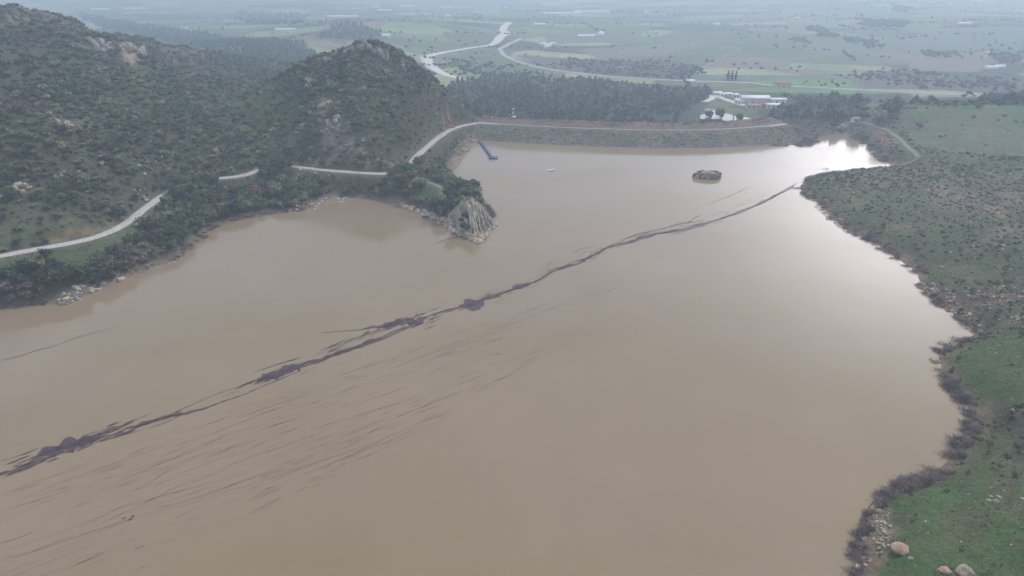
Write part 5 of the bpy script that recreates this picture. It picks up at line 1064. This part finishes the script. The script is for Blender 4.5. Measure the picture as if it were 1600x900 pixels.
def greenhouse(a, b, ln, d_, rz, label, h=4.0, group=None, name='greenhouse'):
    q = G(a, b); e = empty(name, (q[0], q[1], q[2] - .2), rz); tag(e, label, 'greenhouse', group); n = 8; V = []; F = []
    for x_ in (-ln / 2, ln / 2):
        for i in range(n + 1):
            th = math.pi * i / n; V.append((x_, -math.cos(th) * d_ / 2, h * (.35 + .65 * math.sin(th)) if 0 < i < n else h * .3))
        V.append((x_, -d_ / 2, 0)); V.append((x_, d_ / 2, 0))
    m = n + 3
    for i in range(n): F.append((i, i + m, i + 1 + m, i + 1))
    F.append((n + 1, n + 1 + m, m, 0)); F.append((n, n + m, n + 2 + m, n + 2))
    mesh_obj('cover', V, F, M_wroof, parent=e)
    for s_ in (0, m):
        me = bpy.data.meshes.new('end_wall'); me.from_pydata([V[i + s_] for i in [n + 1] + list(range(n + 1)) + [n + 2]], [], [tuple(range(n + 3))]); me.materials.append(M_white); o = bpy.data.objects.new('end_wall', me); COL.objects.link(o); o.parent = e
    return e
# works yard behind the dam
for a in [(1120, 149, 8, 5, 3, 1.2, .05, 'small white roofed hut, left of the row at the top of the yard', M_white, M_wroof), (1133, 150.5, 12, 5, 3, 1.0, .1, 'long white roofed hut in the middle of the row at the top of the yard', M_white, M_wroof), (1148, 152, 6, 5, 3, 1.0, 0, 'white roofed hut, right of the row at the top of the yard', M_white, M_wroof),
          (1178, 161, 26, 12, 5.5, 2.0, -.03, 'largest white hall with two roof slopes in the middle of the yard', M_wall, M_wroof), (1156, 162, 9, 6, 3.5, 1.4, -.5, 'slanted white roofed shed left of the largest hall', M_white, M_wroof), (1207, 160, 24, 6, 3.5, 1.0, -.06, 'long low white shed right of the largest hall', M_white, M_wroof),
          (1176, 169, 12, 6, 3, 1.2, 0, 'pale grey shed below the largest hall', M_wall, M_conc), (1191, 168, 12, 6, 3, 1.5, -.05, 'red roofed building below the right end of the largest hall', M_wall, M_red), (1207, 168, 12, 6, 3, 1.2, -.1, 'white roofed building beside the red roofed one', M_white, M_wroof)]:
    house('yard_shed', a[0], a[1], a[2], a[3], a[4], a[5], a[6], a[7], 'shed', a[8], a[9], 4 if a[2] > 15 else 3, 'sheds of the works yard')
house('farmhouse', 1143, 124, 15, 8, 5, 2, 0, 'pale roadside house with three cypresses in front', roof=M_conc)
house('farmhouse', 1078, 130, 9, 6, 3, 1.5, 0, 'small white house at the start of the green roadside field', wall=M_white, roof=M_wroof)
house('farmhouse', 1222, 136, 18, 8, 4, 2, .1, 'long red roofed house with a white end by the highway')
house('farmhouse', 1336, 190, 5, 4, 2.6, 1.0, .2, 'small white building at the head of the curved track', wall=M_white, roof=M_conc)
house('control_hut', 764, 192.2, 3.6, 2.8, 2.4, .7, -.1, 'small ochre hut beside the left end of the dam road', 'hut', M_yel, M_yel, 1)
for a, b, lab in [(801, 174, 'upper white box hut in the wood below the left end of the dam'), (799, 179, 'middle white box hut in the wood below the left end of the dam'), (804, 186, 'lower white box hut in the wood below the left end of the dam')]:
    house('white_hut', a, b, 2.8, 2.4, 2.2, .6, .3, lab, 'hut', M_white, M_wroof, 1)
greenhouse(528, 26, 62, 9, 0, 'long white greenhouse beyond the cone hill, nearest to the far dark hill'); greenhouse(550, 26, 30, 9, .05, 'shorter white greenhouse to the right of the long one beyond the cone hill'); greenhouse(600, 16.5, 42, 12, 0, 'bright white greenhouse near the top, left of two')
greenhouse(588, 11, 30, 10, 0, 'small pale greenhouse far behind the bright one'); greenhouse(636, 10, 50, 10, 0, 'pale long greenhouse near the top, right of two'); greenhouse(447, 47, 40, 7, .1, 'faint low greenhouse on the dark far slope'); greenhouse(917, 57, 36, 9, .05, 'white greenhouse left of the white dome')
greenhouse(878, 21, 120, 14, .12, 'very long white greenhouse in the far fields above the dome'); greenhouse(925, 18.5, 110, 14, 0, 'second very long white greenhouse right of the first one'); greenhouse(844, 39, 26, 8, 0, 'small white greenhouse below the very long ones'); greenhouse(1375, 31.5, 34, 10, 0, 'white greenhouse beside the far row of trees'); greenhouse(1507, 37.5, 28, 9, 0, 'small white greenhouse in the far right fields')
greenhouse(1548, 107, 17, 7, .15, 'white greenhouse on the right of the plain, left of two'); greenhouse(1562, 105.5, 12, 6, .02, 'white greenhouse on the right of the plain, right of two')
greenhouse(156, 15, 60, 9, 0, 'faint greenhouse beyond the left mountain, left of two'); greenhouse(210, 14, 70, 10, 0, 'faint greenhouse beyond the left mountain, right of two')
for a in [(848, 71, 10, 6, 0, 'white sheds farm, leftmost building'), (856, 72.5, 12, 7, .1, 'white sheds farm, lowest building'), (864, 70, 11, 6, -.1, 'white sheds farm, rightmost building'), (854, 75, 8, 6, .3, 'white sheds farm, small front building')]:
    house('farm_shed', a[0], a[1], a[2], a[3], 3.2, 1.3, a[4], a[5], 'shed', M_white, M_wroof, 3, 'sheds of the white farm')
# dome
q = G(939, 55); e = empty('dome_building', (q[0], q[1], q[2] - .3)); tag(e, 'round white dome building in the middle of the plain', 'dome'); V, F = ICO3; V = V * (7.5, 7.5, 8.5); V[:, 2] = np.maximum(V[:, 2], 0); mesh_obj('dome_roof', V, F, M_wroof, parent=e, smooth=True); boxes('entrance', [(-2, 2, -8.6, -6.2, 0, 3)], M_white, e); boxes('door', [(-1, 1, -8.7, -8.61, 0, 2.3)], M_dark, e)
# tower on the right plain
q = G(1538, 96); e = empty('water_tower', (q[0], q[1], q[2] - .3)); tag(e, 'slim white water tower left of the small greenhouses', 'water tower'); boxes('shaft', [(-1.3, 1.3, -1.3, 1.3, 0, 11)], M_white, e); boxes('tank', [(-2.4, 2.4, -2.4, 2.4, 11, 14)], M_white, e)
FH = [(770, 46, 'west of the winding gravel road'), (820, 48, 'east of the winding gravel road'), (790, 13, 'far above the gravel road'), (822, 11, 'far above the gravel road, right one'), (730, 19, 'among the faint far fields'), (603, 58, 'right of the small far dark hill'), (1330, 43, 'beside the far tree row'),
      (758, 18, 'in the far hamlet'), (700, 26, 'left of the far hamlet'), (697, 54, 'in the bare fields west of the gravel road'), (840, 24, 'under the very long greenhouses'), (1120, 40, 'alone in the far middle fields'), (1180, 22, 'far in the pale haze'), (1470, 52, 'in the far right meadows'), (1010, 20, 'in the hazy top fields'),
      (242, 46, 'on the dark far slope behind the left mountain'), (460, 66, 'at the foot of the far forested slope'), (1245, 30, 'left of the far tree row'), (1300, 8, 'at the hazy top right'), (1560, 20, 'in the hazy top right corner')]
for k_, (a, b, lab) in enumerate(FH): house('farmhouse', a, b, rng.uniform(9, 16), 7, 3.5, 2, rng.uniform(-.4, .4), f"{('small red roofed', 'pale roofed', 'white')[k_ % 3]} farmhouse {lab}", roof=(M_red, M_conc, M_wroof)[k_ % 3], wall=(M_wall, M_wall, M_white)[k_ % 3])
# spillway wall
q = G(1314, 200); e = empty('spillway', q, .1); tag(e, 'grey concrete spillway beside the right end of the dam', 'spillway'); boxes('sill_wall', [(-16, 10, -.6, .6, -2, 1.2)], M_conc, e); boxes('pier', [(-1, 1, -3.5, -.65, -2, 3)], M_conc, e); boxes('pier', [(8, 9.5, -3.5, -.65, -2, 3)], M_conc, e); boxes('gate', [(1.1, 7.9, -2.2, -1.9, -2, 2)], M_grey, e)
# floating walkway with its raft
A = np.array(P(749, 221)); B = np.array(P(766, 244)); d_ = B - A; ln = np.hypot(*d_); ang = math.atan2(d_[1], d_[0]); e = empty('floating_walkway', (A[0], A[1], 0), ang); tag(e, 'blue floating walkway leading from the dam corner to a raft', 'walkway')
boxes('deck', [(0, ln, -.8, .8, .45, .6)], M_blue, e)
for k_ in range(10): boxes('float_drum', [(ln * (k_ + .15) / 10, ln * (k_ + .85) / 10, -1.1, 1.1, -.25, .44)], M_blue, e)
for s_ in (-.75, .75): boxes('handrail', [(0, ln, s_ - .04, s_ + .04, 1.45, 1.55)] + [(ln * k_ / 12, ln * k_ / 12 + .07, s_ - .03, s_ + .03, .6, 1.44) for k_ in range(12)], M_blue, e)
C_ = P(770.5, 247.5); e = empty('pump_raft', (C_[0], C_[1], 0), .1); tag(e, 'blue square raft at the end of the floating walkway', 'raft')
boxes('raft_deck', [(-2.7, 2.7, -2.2, 2.2, .5, .65)], M_blue, e)
for s_ in (-1.6, 0, 1.6): boxes('float_drum', [(-2.8, 2.8, s_ - .5, s_ + .5, -.25, .49)], M_blue, e)
boxes('pump_box', [(-.7, .6, -.5, .6, .66, 1.7)], M_grey, e); boxes('handrail', [(-2.6, 2.6, -2.15, -2.07, 1.5, 1.6), (-2.6, -2.52, -2.06, 2.1, 1.5, 1.6), (2.52, 2.6, -2.06, 2.1, 1.5, 1.6)] + [(x_, x_ + .08, y_, y_ + .08, .66, 1.49) for x_ in (-2.6, 2.52) for y_ in (-2.15, 0, 2.02)], M_blue, e)
# small boats
def boat(name, a, b, ln, rz, mat, label, cabin=True):
    q = P(a, b); e = empty(name, (q[0], q[1], 0), rz); tag(e, label, 'boat'); n = 9; V = []; F = []
    for i in range(n):
        t_ = i / (n - 1); x_ = (t_ - .5) * ln; w_ = ln * .19 * (1 - max(0, (t_ - .45) / .55) ** 2.2) * (.8 + .2 * min(1, t_ * 4)) + .02; sh = .55 + .25 * t_ ** 2
        V += [(x_, -w_, sh), (x_, -w_ * .75, -.15), (x_, 0, -.25), (x_, w_ * .75, -.15), (x_, w_, sh), (x_, w_ * .86, sh - .04), (x_, w_ * .6, .12), (x_, -w_ * .6, .12), (x_, -w_ * .86, sh - .04)]
    for i in range(n - 1):
        for j in range(9): F.append((i * 9 + j, i * 9 + (j + 1) % 9, i * 9 + 9 + (j + 1) % 9, i * 9 + 9 + j))
    F += [(0, 1, 7, 8), (1, 2, 6, 7), (2, 3, 6, 6)][:2] + [(3, 4, 5, 6)]
    mesh_obj('hull', V, F, mat, parent=e)
    for x_ in (-.25, .1): boxes('bench', [(x_ * ln - .15, x_ * ln + .15, -ln * .13, ln * .13, .35, .42)], mat, e)
    if cabin: boxes('foredeck', [(ln * .18, ln * .34, -ln * .1, ln * .1, .5, .85)], mat, e)
boat('small_boat', 861, 266.5, 4.4, .05, M_white, 'small white boat alone on the far water left of the islet'); boat('rowing_boat', 665, 340, 3.6, -.3, M_blue, 'small blue rowing boat moored at the peninsula rocks', False)
# driftwood pole
A = np.array(P(681, 380)); B = np.array(P(727, 367)); pts = resample([A, A * .6 + B * .4 + (0, .7), B], 1.5); V = []; F = []; n = len(pts)
for i, q in enumerate(pts):
    rad = .1 + .12 * i / n
    for k_ in range(6): V.append((q[0], q[1] + math.cos(k_ * 1.047) * rad, .05 + math.sin(k_ * 1.047) * rad))
for i in range(n - 1):
    for k_ in range(6): F.append((i * 6 + k_, i * 6 + (k_ + 1) % 6, i * 6 + 6 + (k_ + 1) % 6, i * 6 + 6 + k_))
tag(mesh_obj('floating_log', V, F, M_wood), 'long thin dark log floating off the tip of the peninsula', 'log')

for o in scene.objects:                                  # keep every label within sixteen words
    if 'label' in o:
        for w_ in ('round ', 'low ', ' of the wood', ', on the bank', 'grey '):
            if len(o['label'].replace(',', '').split()) > 16: o['label'] = o['label'].replace(w_, '' if w_ != ' of the wood' else '', 1)
